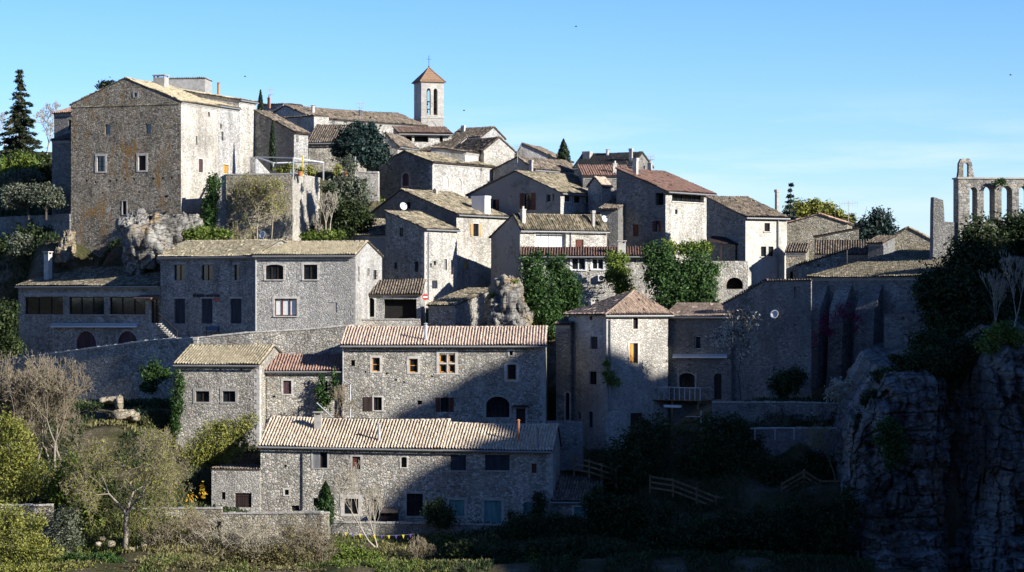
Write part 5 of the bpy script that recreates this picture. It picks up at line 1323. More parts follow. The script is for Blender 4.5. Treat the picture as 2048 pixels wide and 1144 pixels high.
def fit(segs, base, hgt, wid, dep=None, lean=(0,0)):
    pts = np.array([s[1] for s in segs]); lo, hi = np.percentile(pts, 1, axis=0), np.percentile(pts, 99, axis=0)
    sx = wid/max(.1, hi[0]-lo[0]); sy = (dep or wid)/max(.1, hi[1]-lo[1]); sz = hgt/max(.1, hi[2]); o = np.array(base)
    def f(p):
        q = p*np.array([sx, sy, sz]); q[0] += lean[0]*q[2]; q[1] += lean[1]*q[2]; return q
    return [(f(a), f(b), r, s) for a, b, r, s in segs]
def bare_tree(name, label, px, pyb, pyt, wpx, Y, levels=6, r0=.16, mat='bark', seed=0, n0=1, spread=.6, first=.35, leaves=0, lmat=None, lsize=.09, rmin=.014, group=None, lean=(0,0), up=.25, cat='tree', split=(2,3), tip=None):
    rng = np.random.RandomState(seed); sc = Y/F; H = (pyb-pyt)*sc
    root = tag(empty(name, P(px, pyb, Y)), label, cat, group)
    segs = fit(branch_mesh(rng, None, None, levels, spread, r0, split, n0=n0, first=first, rmin=rmin, up=up), (0,0,0), H, wpx*sc, wpx*sc*.8, lean)
    segs.insert(0, (np.array([0,0,-.6]), segs[0][0], r0*1.25, r0))
    thick = [s for s in segs if s[2] > rmin*3.2]; thin = [s for s in segs if s[2] <= rmin*3.2]
    if not thick: thick = segs[:1]
    v, f = seg_arrays(thick, 6); np_mesh('trunk', v, f, M[mat], root, smooth=True)
    if thin:
        v, f = seg_arrays(thin, 3); np_mesh('twigs', v, f, M[tip or mat], root)
    if leaves:
        tips = np.array([s[1] for s in thin]) if thin else np.array([s[1] for s in segs]); ii = rng.randint(0, len(tips), leaves)
        p = tips[ii] + rng.normal(size=(leaves, 3))*lsize*1.6
        nrm = rng.normal(size=(leaves, 3)); nrm /= np.linalg.norm(nrm, axis=1)[:, None]; t = rng.normal(size=(leaves, 3)); t -= nrm*(t*nrm).sum(1)[:, None]; t /= np.linalg.norm(t, axis=1)[:, None]; b = np.cross(nrm, t)
        s = lsize*rng.uniform(.6, 1.3, leaves)[:, None]
        np_mesh('crown', np.stack([p-t*s, p+b*s*.5, p+t*s, p-b*s*.5], 1).reshape(-1, 3), quads(leaves), M[lmat], root)
    return root
def leafy(name, label, bl, Y, n, size, mat, seed=0, cat='shrub', group=None, trunk=None, fill=.5, dr=.8, clump=14, bark='bark_dk', limbs=True, flat=0, droop=0, base=None):
    """plant with trunk (px, row of foot, row where limbs start, radius) and a crown of leaf clumps in blobs"""
    rng = np.random.RandomState(seed); B = pxblobs(bl, Y, dr)
    foot = P(trunk[0], trunk[1], Y) if trunk else V(tuple(B[0][0])) - V((0,0,B[0][1][2]))
    root = tag(empty(name, foot), label, cat, group); o = np.array(foot)
    B = [(c-o, r) for c, r in B]
    if len(B) > 1:      # ragged outline: smaller sprays thrown out from the main masses
        for c, r in list(B):
            for k in range(4):
                a = rng.uniform(0, 6.28); q = rng.uniform(.75, 1.12); s_ = rng.uniform(.22, .42)
                B.append((c + np.array([math.cos(a)*r[0]*q, rng.uniform(-.6, .3)*r[1], math.sin(a)*r[2]*q]), np.maximum(r*s_*np.array([rng.uniform(.7, 1.5), .8, rng.uniform(.7, 1.5)]), .12)))
    np_mesh('crown', leaf_cloud(rng, B, n, size, clump, fill, flat, droop), quads(n), M[mat], root)
    if trunk:
        segs = []; z1 = (trunk[1]-trunk[2])*Y/F; r0 = trunk[3]
        a = np.array([0,0,-.5]); b = np.array([rng.normal()*.05, 0, z1]); segs.append((a, b, r0*1.2, r0*.85))
        for c, r in B:
            for k in range(3 if limbs else 1):
                e = c + rng.normal(size=3)*r*.35; m = b*.5 + e*.5 + rng.normal(size=3)*.12*np.linalg.norm(e-b)
                segs.append((b, m, r0*.6, r0*.4)); segs.append((m, e, r0*.4, r0*.12))
                for q in range(3): segs.append((m*.4+e*.6, e + rng.normal(size=3)*r*.5, r0*.2, r0*.06))
        v, f = seg_arrays(segs, 6); np_mesh('trunk', v, f, M[bark], root, smooth=True)
    return root
def conifer(name, label, px, pyb, pyt, wpx, Y, n, size, mat, seed=0, group=None, rag=.25, whorls=16, cat='tree', power=1.0, gap=.3):
    """conifer with whorls of drooping boughs"""
    rng = np.random.RandomState(seed); sc = Y/F; H = (pyb-pyt)*sc; Rm = wpx*sc/2
    root = tag(empty(name, P(px, pyb, Y)), label, cat, group); segs = [(np.array([0,0,-.5]), np.array([0,0,H*.97]), .03*H, .01*H*.3)]; P_ = []
    for w in range(whorls):
        t = (w+.6)/whorls; z = H*(.06 + .93*t); rad = Rm*(1-t)**power*rng.uniform(1-rag, 1+rag*.5) + .08
        for k in range(max(4, int(9*(1-t))+3)):
            a = rng.uniform(0, 6.28); L = rad*rng.uniform(.65, 1.1); e = np.array([math.cos(a)*L, math.sin(a)*L, z - L*.22 + rng.normal()*.15*L]); s0 = np.array([0,0,z])
            segs.append((s0, e, .05, .012)); m = max(6, int(L*10)); f = rng.uniform(.15, 1, m)[:, None]
            P_.append((s0*(1-f)+e*f, L))
    tot = sum(len(p) for p, _ in P_); per = max(1, n//tot); pts = np.concatenate([np.repeat(p, per, 0) for p, _ in P_])
    pts = pts + rng.normal(size=pts.shape)*np.array([.14,.14,.09])*max(.6, Rm*.32); m = len(pts)
    nrm = rng.normal(size=(m, 3)); nrm[:, 2] += .8; nrm /= np.linalg.norm(nrm, axis=1)[:, None]
    t = pts*np.array([1,1,0]) + rng.normal(size=(m, 3))*.3; t[:, 2] -= .3; t -= nrm*(t*nrm).sum(1)[:, None]; t /= np.linalg.norm(t, axis=1)[:, None]+1e-9; b = np.cross(nrm, t); s = size*rng.uniform(.6, 1.3, m)[:, None]
    np_mesh('crown', np.stack([pts-t*s, pts+b*s*.35, pts+t*s, pts-b*s*.35], 1).reshape(-1, 3), quads(m), M[mat], root)
    v, f = seg_arrays(segs, 5); np_mesh('trunk', v, f, M['bark_dk'], root)
    return root
def cypress(label, px, pyb, pyt, wpx, Y, n, seed, mat='l_cyp', name='cypress', size=.13):
    rng = np.random.RandomState(seed); sc = Y/F; H = (pyb-pyt)*sc; r = wpx*sc/2
    root = tag(empty(name, P(px, pyb, Y)), label, 'tree' if name == 'cypress' else 'shrub')
    z = rng.uniform(0, 1, n)**.85; a = rng.uniform(0, 6.28, n); prof = np.sin(np.clip(z*.93+.08, 0, 1)*np.pi)**.55*(1-z)**.28*1.25
    rr = r*prof*(rng.uniform(.35, 1, n)**.4)*(1+.12*rng.normal(size=n) + .18*np.sin(a*5+z*30))
    p = np.stack([np.cos(a)*rr, np.sin(a)*rr, z*H], 1); nrm = np.stack([np.cos(a), np.sin(a), np.zeros(n)], 1) + rng.normal(size=(n, 3))*.5; nrm /= np.linalg.norm(nrm, axis=1)[:, None]
    t = np.array([[0,0,1.0]]) + rng.normal(size=(n, 3))*.35; t -= nrm*(t*nrm).sum(1)[:, None]; t /= np.linalg.norm(t, axis=1)[:, None]; b = np.cross(nrm, t); s = size*rng.uniform(.6, 1.4, n)[:, None]
    np_mesh('crown', np.stack([p-t*s, p+b*s*.45, p+t*s, p-b*s*.45], 1).reshape(-1, 3), quads(n), M[mat], root)
    mb = MB(); mb.tube((0,0,-.6), (0,0,H*.8), max(.07, r*.14), .03); mb.build('trunk', M['bark_dk'], root)
    return root

# ---- skyline
conifer('fir_tree', 'tall dark fir tree on the skyline at the far left', 40, 340, 138, 108, 285, 17000, .22, 'l_fir', 1, rag=.35, whorls=22, power=.85)
bare_tree('bare_tree', 'leafless thin tree on the skyline between the fir and the keep', 92, 320, 205, 66, 289, 6, .12, 'bark_pale', 5, rmin=.022)
bare_tree('bare_tree', 'faint leafless tree at the left picture edge behind the fir', 6, 320, 225, 50, 292, 6, .12, 'bark_pale', 6, rmin=.022)
leafy('pine_tree', 'dark pine top showing just over the left slope of the keep roof', [(213,172,13,8),(228,178,16,8)], 290, 1200, .2, 'l_fir', 7, 'tree', trunk=(222,300,185,.2))
cypress('slim cypress on the skyline beside the narrow pale house', 521, 262, 181, 12, 275, 2600, 8)
cypress('thin column of cypress against the shaded gable beside the railing terrace', 545, 342, 243, 11, 258, 2600, 9)
cypress('single dark cypress on the skyline right of the church quarter', 1127, 350, 279, 23, 283, 4500, 10)
leafy('cedar_tree', 'broad blue green evergreen tree in front of the church nave', [(722,287,42,34),(740,299,34,27),(700,292,26,30),(722,264,26,18),(756,303,18,20),(692,306,16,15)], 264, 13000, .2, 'l_cedar', 12, 'tree', trunk=(738,345,320,.22), fill=.62, clump=20)
conifer('fir_tree', 'small blue conifer top behind the tall pale house', 1581, 470, 364, 40, 275, 2600, .22, 'l_cedar', 14, rag=.5, whorls=9)
leafy('oak_tree', 'wide yellow green tree crown behind the orange edged gable', [(1600,420,26,15),(1636,420,30,16),(1666,432,30,14),(1690,445,20,12)], 282, 6500, .2, 'l_yel', 15, 'tree', trunk=(1640,520,440,.25))
conifer('fir_tree', 'sparse thin conifer below the television mast', 1706, 500, 425, 42, 272, 1500, .2, 'l_cedar', 16, rag=.6, whorls=8)
leafy('pine_tree', 'dark blue pine between the barn roof and the lone gabled house', [(1760,436,24,16),(1742,456,26,18),(1772,458,24,16),(1752,470,34,14),(1726,462,12,26)], 268, 5200, .19, 'l_cedar', 17, 'tree', trunk=(1752,520,470,.2), fill=.4)
# ---- left slope
leafy('shrub', 'dark round evergreen bush under the fir tree', [(30,345,44,34),(70,335,40,30),(100,350,34,36),(10,360,30,30)], 279, 9000, .19, 'l_dk', 20)
leafy('shrub', 'sunlit yellow green bush at the left edge under the fir', [(18,345,26,26),(50,328,26,18)], 276, 4200, .18, 'l_bright', 21)
for i, (a, b, c, d, tx) in enumerate((((30,388,30,18),(52,395,26,16),(16,398,18,14),(40,402,24,12),57),((78,386,28,16),(102,388,28,18),(92,398,34,14),(118,398,16,16),92),((34,356,30,14),(58,352,22,12),(20,362,20,10),(46,362,22,10),34))):
    leafy('olive_tree', ['grey green olive tree on the terrace, left one of the front pair','grey green olive tree on the terrace, next to the keep','higher grey olive tree behind the front pair'][i], [a,b,c,d], (256.2,255.2,266)[i], 3600, .15, 'l_olive', 22+i, 'tree', 'olive trees on the left terrace', trunk=(tx, 430 if i < 2 else 392, 404 if i < 2 else 370, .12), fill=.45)
leafy('shrub', 'dark shaded scrub mass on the left slope beside the ruined gable stub', [(40,560,54,50),(15,620,34,60),(70,500,50,30),(20,520,44,40),(60,470,40,22)], 257, 14000, .2, 'l_dk', 30)
leafy('shrub', 'pale olive bush catching the sun on the dark left slope', [(38,490,20,16),(52,480,12,12)], 253, 1800, .16, 'l_olive', 31)
leafy('shrub', 'dark shrubs at the left edge beside the restaurant hall', [(8,640,24,40),(20,690,22,26)], 238, 4500, .18, 'l_dk', 32)
# ---- terrace of the keep
leafy('ivy', 'ivy strip climbing the left end of the keep terrace wall', [(428,372,12,26,0,.5),(420,410,14,30,0,.5),(414,450,18,26,0,.5)], 246.5, 4200, .14, 'l_ivy', 40, 'ivy', fill=.3)
leafy('shrub', 'green bushes at the foot of the keep terrace', [(400,468,30,12),(440,470,24,10),(378,474,18,8)], 243.5, 3000, .14, 'l_bright', 41)
bare_tree('bare_tree', 'twiggy yellowish tree spread against the keep terrace wall', 522, 478, 352, 110, 244, 6, .09, 'bark_brown', 42, n0=4, leaves=3300, lmat='l_yel', lsize=.10, spread=.7)
leafy('olive_tree', 'grey green olive tree at the right end of the keep terrace', [(690,376,34,20),(712,388,26,22),(668,386,22,20),(700,404,28,16)], 250, 5200, .15, 'l_olive', 43, 'tree', trunk=(672,440,405,.12))
leafy('shrub', 'dark green bush under the olive tree beside the terrace', [(705,425,34,24),(690,448,34,24),(660,410,18,30),(720,440,22,20)], 247.5, 7000, .16, 'l_dk', 44)
bare_tree('bare_shrub', 'pale leafless shrub right of the terrace wall', 655, 475, 385, 50, 243, 6, .08, 'bark_pale', 45, n0=3, cat='shrub')
leafy('shrub', 'bright grass tuft behind the long terrace house roof', [(632,474,30,8),(660,470,26,9)], 240.5, 1800, .13, 'l_bright', 46)
leafy('shrub', 'small yellow green bushes along the railing terrace', [(575,338,13,8),(612,340,18,7),(675,340,8,8),(560,340,8,6)], 246.8, 1500, .12, 'l_yel', 47)
leafy('shrub', 'grey potted olive bush on the railing terrace', [(700,333,14,16),(690,322,10,8)], 252, 1300, .12, 'l_olive', 48)
# ---- ivy slope in the middle
leafy('ivy', 'bright ivy curtain below the glazed house, nearest the crag', [(1066,532,22,24,0,.9),(1074,568,30,40,0,1.3),(1082,612,34,40,-.5,1.4),(1096,640,26,30,-1,1.2),(1062,600,14,40,0,1),(1052,555,7,30,0,.5),(1108,668,12,12,-1,.8)], 227.5, 11500, .15, 'l_ivy', 50, 'ivy', fill=.3, clump=26)
leafy('ivy', 'dark ivy curtain hanging between the bright ivy and the white framed windows', [(1118,535,20,26,0,.9),(1130,570,28,34,0,1.2),(1140,605,22,36,0,1),(1112,620,20,30,0,1),(1100,520,5,14,0,.4)], 230, 6500, .15, 'l_ivy', 51, 'ivy', fill=.3, clump=26)
leafy('ivy', 'yellowish climber on the wall right of the white framed windows', [(1230,525,18,22,0,.8),(1238,555,22,30,0,1),(1252,582,16,18,0,.8)], 236.5, 6000, .14, 'l_bright', 52, 'ivy', fill=.35)
leafy('ivy', 'thick ivy wall left of the garden wall with the dark arch', [(1370,560,60,50,0,1.2),(1335,560,40,50,0,1.2),(1400,535,34,28,0,1),(1412,575,20,30,0,.9),(1310,520,26,26,0,1),(1425,610,10,16,0,.6),(1350,604,26,10,0,.9),(1428,540,12,14,0,.5)], 230, 18000, .15, 'l_ivy', 53, 'ivy', fill=.25, flat=.3, clump=28)
leafy('shrub', 'leafy bushes on top of the ivy wall', [(1380,498,26,12),(1408,498,16,11),(1336,495,14,14),(1300,508,14,10)], 232, 4200, .15, 'l_bright', 54)
leafy('shrub', 'small plants at the foot of the shed roof beside the crag', [(1006,574,8,8),(986,590,8,5),(1030,566,6,5)], 225, 800, .1, 'l_bright', 55)
# ---- lower slopes, left
bare_tree('bare_tree', 'large bushy leafless tree in front of the retaining wall at left', 88, 960, 716, 250, 203, 7, .13, 'bark', 60, n0=8, spread=.66, first=.26, rmin=.016, tip='bark_brown', split=(2,3), leaves=4500, lmat='l_dry', lsize=.07)
bare_tree('bare_tree', 'second leafless reddish tree at the left picture edge', 12, 940, 730, 130, 206, 7, .11, 'bark', 61, n0=4, rmin=.015, tip='bark_brown')
bare_tree('walnut_tree', 'big budding tree with a stout forked trunk in the lower left garden', 250, 1102, 862, 250, 190, 8, .25, 'bark', 62, spread=.85, first=.20, rmin=.012, leaves=9500, lmat='l_yel', lsize=.08, tip='bark_brown', up=.12, split=(2,3))
leafy('shrub', 'dense green shrub behind the budding tree', [(150,950,44,34),(190,975,36,34),(130,985,36,28),(175,1020,34,34),(160,1040,30,24)], 194, 12000, .13, 'l_bright', 63, dr=.7)
leafy('shrub', 'tall yellow green bush at the left picture edge', [(30,900,46,50),(10,960,40,50),(60,950,36,40),(20,860,24,34)], 193, 12000, .11, 'l_yel', 64)
leafy('shrub', 'yellow green bush filling the lower left corner', [(30,1080,60,54),(80,1110,40,34),(0,1040,40,40)], 184, 11000, .10, 'l_yel', 65)
leafy('olive_bush', 'round grey green olive bush in the lower left garden', [(129,1055,30,32),(128,1080,28,24),(134,1035,22,20)], 188.5, 5200, .10, 'l_olive', 66, 'shrub', fill=.4)
leafy('hedge', 'low clipped green hedge at the bottom left', [(140,1126,34,14),(185,1124,36,14),(220,1122,24,14)], 183.5, 5000, .09, 'l_ivy', 67, 'hedge')
leafy('shrub', 'yellow green shrub in front of the square ochre roofed house', [(430,880,56,36),(462,868,44,30),(400,905,36,36),(490,850,26,24),(440,915,40,24)], 207.5, 12000, .10, 'l_yel', 68, dr=.5)
leafy('ivy', 'ivy strip on the left corner of the square ochre roofed house', [(358,770,10,24,0,.35),(354,810,11,34,0,.35),(352,850,9,24,0,.35)], 211.6, 3200, .11, 'l_ivy', 69, 'ivy', fill=.25)
leafy('ivy', 'dark ivy patches on the shaded retaining wall', [(305,745,22,24,0,.4),(328,752,12,14,0,.35),(298,770,14,16,0,.35)], 223.6, 2600, .13, 'l_ivy', 70, 'ivy', fill=.2)
leafy('ivy', 'ivy round the dark window of the link house', [(640,790,9,34,0,.3),(652,800,14,18,0,.35),(668,770,8,30,0,.3)], 213, 2200, .11, 'l_ivy', 71, 'ivy', fill=.2)
bare_tree('bare_shrub', 'brown leafless creeper in the corner beside the orange window house', 676, 838, 772, 46, 211, 5, .05, 'bark_brown', 72, n0=4, rmin=.014, cat='shrub')
leafy('spiky_plant', 'golden plant with upright spiky shoots beside the flat roofed annex', [(392,985,16,22),(404,975,12,26),(384,1000,14,10)], 203, 64, .16, 'l_gold', 73, 'plant', droop=-1.5)
bare_tree('bare_shrub', 'brown twiggy brush below the left garden wall', 350, 1150, 1030, 150, 191, 6, .04, 'bark_brown', 74, n0=9, rmin=.012, leaves=2200, lmat='l_dry', lsize=.07, cat='shrub')
bare_tree('bare_shrub', 'pale twiggy brush covering the foot of the stepped garden wall', 490, 1160, 1040, 180, 190.5, 6, .04, 'bark_pale', 75, n0=10, rmin=.012, leaves=2600, lmat='l_dry', lsize=.07, cat='shrub')
bare_tree('bare_shrub', 'leafless brush at the bottom below the bright corner pier', 600, 1165, 1050, 110, 190, 6, .04, 'bark_brown', 76, n0=7, rmin=.012, leaves=1600, lmat='l_dry', lsize=.07, cat='shrub')
leafy('bramble', 'yellowish bramble thicket behind the twiggy brush', [(340,1110,60,34),(430,1120,60,30),(520,1120,60,36),(590,1110,40,40)], 189, 9000, .09, 'l_dry', 77)
cypress('dark conical clipped shrub before the lowest house', 651, 1052, 963, 33, 195.5, 5200, 78, 'l_ivy', 'conical_shrub', .09)
bare_tree('bare_tree', 'slender pale leafless tree in front of the lowest house', 756, 1100, 925, 96, 193.5, 6, .075, 'bark_pale', 79, n0=2, spread=.42, first=.75, rmin=.011, up=.5)
leafy('shrub', 'fresh green weeds at the bottom below the flag line', [(680,1108,40,18),(720,1120,40,20),(770,1128,50,16)], 191, 5200, .10, 'l_bright', 80, droop=-1)
leafy('shrub', 'rounded dark bush before the left teal shutter', [(880,1024,28,24),(892,1038,22,16),(868,1036,16,14)], 196.3, 4200, .10, 'l_dk', 81)
leafy('hedge', 'long dark clipped hedge at the right foot of the lowest house', [(1030,1058,30,26),(1070,1055,36,26),(1115,1055,38,24),(1160,1058,34,24)], 194.5, 10000, .10, 'l_dk', 82, 'hedge', fill=.55)
leafy('ivy', 'dark climber at the right corner of the lowest house', [(1082,1010,14,22,0,.4),(1074,1030,16,14,0,.4)], 199, 2000, .10, 'l_dk', 83, 'ivy', fill=.2)
leafy('shrub', 'pale leaved sapling catching light at the bottom centre', [(1062,1120,18,22),(1045,1132,12,12),(1078,1128,10,16)], 188, 1400, .09, 'l_bright', 84)
leafy('shrub', 'bright green bush at the bottom edge below the pale leafless tree', [(905,1138,16,14),(925,1144,10,10)], 187, 1300, .09, 'l_bright', 85)
bare_tree('bare_shrub', 'reddish dry stems at the bottom between weeds and shade', 845, 1140, 1075, 60, 191, 5, .03, 'bark_brown', 86, n0=8, rmin=.011, cat='shrub', leaves=500, lmat='l_dry', lsize=.06)
# ---- dark lower right
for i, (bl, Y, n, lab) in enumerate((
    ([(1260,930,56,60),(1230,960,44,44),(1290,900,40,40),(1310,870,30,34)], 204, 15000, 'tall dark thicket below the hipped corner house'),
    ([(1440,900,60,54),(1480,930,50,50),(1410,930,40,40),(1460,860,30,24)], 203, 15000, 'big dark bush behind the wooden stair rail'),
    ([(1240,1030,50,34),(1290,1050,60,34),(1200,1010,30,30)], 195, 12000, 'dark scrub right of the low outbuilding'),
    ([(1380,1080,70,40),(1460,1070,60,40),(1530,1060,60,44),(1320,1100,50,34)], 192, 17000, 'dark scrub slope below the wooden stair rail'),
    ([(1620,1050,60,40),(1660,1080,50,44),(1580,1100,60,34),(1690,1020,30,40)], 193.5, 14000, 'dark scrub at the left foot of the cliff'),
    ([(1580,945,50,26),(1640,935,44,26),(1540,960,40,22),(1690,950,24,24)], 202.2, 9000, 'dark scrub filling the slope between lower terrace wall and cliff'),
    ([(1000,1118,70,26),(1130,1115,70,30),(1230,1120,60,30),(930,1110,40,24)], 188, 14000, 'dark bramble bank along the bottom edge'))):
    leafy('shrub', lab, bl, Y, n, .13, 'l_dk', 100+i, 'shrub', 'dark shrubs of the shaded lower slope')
leafy('shrub', 'dark ivy clump in the corner below the old church wall', [(1565,770,24,26),(1590,755,18,20)], 209, 3600, .13, 'l_dk', 110)
bare_tree('blossom_tree', 'tree with pale blossom in front of the shaded wall', 1482, 805, 622, 90, 210, 6, .08, 'bark_dk', 111, spread=.55, first=.6, leaves=900, lmat='l_bloss', lsize=.13, rmin=.013)
leafy('shrub', 'pale flowering shrub at the foot of the church buttresses', [(1690,782,34,20),(1714,772,18,16),(1668,790,20,14)], 205.5, 1900, .12, 'l_bloss', 112, limbs=False)
leafy('climber', 'magenta flowering climber between the church buttresses', [(1650,650,20,24,0,.5),(1690,625,24,20,0,.5),(1625,680,14,26,0,.4),(1712,640,10,20,0,.4)], 214, 1300, .10, 'l_mag', 113, 'climber', fill=.2)
bare_tree('bare_tree', 'small leafless tree leaning at the left edge of the cliff', 1672, 965, 850, 70, 200.5, 6, .06, 'bark_brown', 114, leaves=300, lmat='l_yel', lsize=.08, lean=(-.15,0))
leafy('ivy', 'dark ivy on the upper face of the cliff prow', [(1776,870,22,26,0,.8),(1790,905,24,30,0,.8),(1770,850,16,14,0,.6)], 188.5, 3200, .13, 'l_ivy', 115, 'ivy', fill=.3)
leafy('ivy', 'ivy knot on the drainpipe corner of the hipped house', [(1217,752,9,16,0,.3),(1232,764,16,7,0,.3),(1214,725,5,18,0,.25)], 213.5, 1100, .10, 'l_bright', 116, 'ivy', fill=.2)
# ---- trees on the cliff
leafy('evergreen_tree', 'large dark evergreen tree on the cliff in front of the ruin', [(1950,510,50,54),(1930,570,66,60),(1960,640,66,64),(1900,620,50,60),(1920,690,50,50),(1958,465,26,26),(1890,660,44,50),(1880,580,40,44)], 207, 42000, .17, 'l_dk', 120, 'tree', trunk=(1945,740,560,.3), clump=22)
leafy('evergreen_tree', 'dark holm oak at the right picture edge under the arches', [(2030,460,44,34),(2060,480,50,50),(2020,510,36,40),(2050,560,40,40)], 210, 15000, .16, 'l_dk', 121, 'tree', trunk=(2050,640,520,.25))
leafy('shrub', 'dark scrub along the top of the left cliff prow', [(1780,752,36,14),(1825,728,40,20),(1865,725,30,26),(1746,800,16,16),(1720,850,12,18)], 195.5, 9000, .13, 'l_dk', 127)
leafy('shrub', 'dark scrub hanging down the cliff gully', [(1880,740,50,50),(1900,790,36,50),(1930,720,40,40),(1970,690,40,30),(1860,700,40,40)], 198, 14000, .15, 'l_dk', 122)
bare_tree('bare_tree', 'pale leafless tree on the cliff edge at the right', 2025, 690, 505, 60, 196, 6, .10, 'bark_pale', 123, spread=.4, first=.9, rmin=.013, up=.5)
bare_tree('bare_tree', 'thinner leafless tree beside the pale one on the cliff edge', 1990, 690, 540, 50, 197, 6, .07, 'bark_pale', 124, spread=.4, first=.8, rmin=.012, up=.5)
leafy('shrub', 'green shrub rooted on the cliff edge under the leafless trees', [(2000,665,26,20),(2030,675,20,16),(1975,690,22,18)], 193.5, 3600, .12, 'l_bright', 125)
leafy('fern_tuft', 'green tuft growing on the cornice of the ruin', [(1997,364,9,5),(2005,366,6,4)], 221.9, 300, .12, 'l_ivy', 126, 'plant')

for i, (px, py, lab) in enumerate(((60,1150,'yellowish bramble patch at the bottom left corner'),(330,1150,'yellowish bramble patch at the bottom, left of the stepped wall'),(560,1155,'dry bramble patch at the bottom under the corner pier'),(760,1152,'dry bramble patch at the bottom under the flag line'))):
    leafy('bramble', lab, [(px-70,py,60,22),(px,py+4,60,26),(px+70,py,60,22)], 181, 6500, .10, ['l_yel','l_dry','l_dry','l_bright'][i], 140+i, 'bramble', 'bramble patches along the bottom edge')
# ---- ground cover
def cover(name, px0, px1, Y0, Y1, n, size, mat, seed, dens=.5, hgt=.25):
    rng = np.random.RandomState(seed); m = n*2
    Yy = rng.uniform(Y0, Y1, m); X = (rng.uniform(px0, px1, m)-CX)/F*Yy
    k = vnoise(np.stack([X*.35, Yy*.35, np.zeros(m)], 1), seed) > (.4-dens); X, Yy = X[k][:n], Yy[k][:n]; n = len(X)
    Z = ground_z(X, Yy); p = np.stack([X, Yy, Z+rng.uniform(-.1, hgt, n)], 1)
    nrm = rng.normal(size=(n, 3)); nrm[:, 2] *= .5; nrm /= np.linalg.norm(nrm, axis=1)[:, None]
    t = rng.normal(size=(n, 3))*.5 + np.array([0,0,1.0]); t -= nrm*(t*nrm).sum(1)[:, None]; t /= np.linalg.norm(t, axis=1)[:, None]; b = np.cross(nrm, t); s = size*rng.uniform(.5, 1.4, n)[:, None]
    tag(np_mesh(name, np.stack([p-t*s, p+b*s*.3, p+t*s, p-b*s*.3], 1).reshape(-1, 3), quads(n), M[mat]), kind='stuff')
cover('grass', -60, 900, 176, 200, 34000, .14, 'l_grass', 200, .45)
cover('dry_grass', -60, 1000, 176, 215, 32000, .15, 'l_strw', 201, .3)
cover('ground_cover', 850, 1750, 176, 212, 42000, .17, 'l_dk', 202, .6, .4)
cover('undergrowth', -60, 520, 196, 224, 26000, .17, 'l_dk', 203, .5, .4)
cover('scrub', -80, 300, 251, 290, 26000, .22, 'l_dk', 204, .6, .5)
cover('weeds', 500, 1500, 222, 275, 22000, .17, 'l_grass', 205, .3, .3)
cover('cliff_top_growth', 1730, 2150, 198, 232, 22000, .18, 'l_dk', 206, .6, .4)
# ================================================================== the crag to the right, outside the picture: crest shaped to throw shadow over the lower right
def crag():
    prof = [(60,-12),(90,12),(104,26),(115,33),(123.7,35.7),(129,39.4),(131,41.2),(134,41),(137.5,40.2),(139.3,44.5),(141,46.3),(148,46.5),(150.5,44),(153,38.5),(155,37),(158,38.3),(163,38.3),(166.5,36),(176,35),(188,30),(212,24),(250,14),(320,2)]
    xs = np.array([92,96,99,102,104,105,106.5,110,116,124,136,150,175]); dz = np.array([-70,-34,-17,-6,-1.2,0,.2,.4,1,-1,-6,-18,-70])
    ys = np.arange(60, 320, 1.0); cz = np.interp(ys, [p[0] for p in prof], [p[1] for p in prof])
    X, Yg = np.meshgrid(xs, ys); Z = cz[:, None] + dz[None, :]; Z = np.maximum(Z, -60)
    p = np.stack([X, Yg, Z], -1); n = fbm(p*.16, 31, 4); mask = np.abs(X-105) > 1.2
    p[..., 0] += n*1.6*mask; p[..., 2] += np.where(mask, fbm(p*.2, 5, 3)*1.2*(dz[None, :] < -1), vnoise(p*.8, 9)*.35)
    H, W = X.shape; a = np.arange(H-1)[:, None]*W + np.arange(W-1)[None, :]
    FF = np.stack([a, a+1, a+1+W, a+W], -1).reshape(-1, 4)
    return tag(np_mesh('shadow_crag', p.reshape(-1, 3), FF, M['cliff'], smooth=True), kind='structure')
crag()

# ================================================================== small things
def dish(label, px, py, r, Y, look=(.3,-.9,.35), mat='dishgrey', post=.8):
    root = tag(empty('satellite_dish', P(px, py, Y)), label, 'satellite dish', 'satellite dishes'); rr = r*Y/F; ax = V(look).normalized(); mb = MB()
    prof = [(0,0),(rr*.35,.02*rr),(rr*.7,.1*rr),(rr,.24*rr),(rr*.98,.30*rr),(rr*.7,.16*rr),(rr*.35,.08*rr),(0,.06*rr)]
    mb.lathe((0,0,0), prof, 24, axis=ax); mb.build('reflector', M[mat], root, smooth=True)
    ab = MB(); e = ax*rr*1.0; ab.tube(V((0,0,-rr*.9))+ax*.2*rr, e, .02); ab.lathe(e, [(0,0),(.05,0),(.06,.14),(0,.14)], 8, axis=ax); ab.build('feed_arm', M['iron'], root)
    pb = MB(); pb.tube(-ax*.01, -ax*.15, .035); pb.tube(-ax*.15, -ax*.15+V((0,0,-post)), .03); pb.build('mount', M['pipe'], root)
dish('grey satellite dish on the ridge of the long terrace house', 525, 470, 8, 234.5, (-.5,-.8,.3))
dish('pale satellite dish before the shaded gable of the house with tan shutters', 806, 413, 8, 249.2, (.5,-.8,.3))
dish('satellite dish on the shaded wall behind the lean-to chimney', 1208, 438, 7, 247, (.6,-.7,.3))
dish('white satellite dish on the shaded wall left of the church buttresses', 1549, 629, 9, CW.world('A', 1549, 629, .35).y, (-.45,-.85,.3), 'dishgrey', .3)
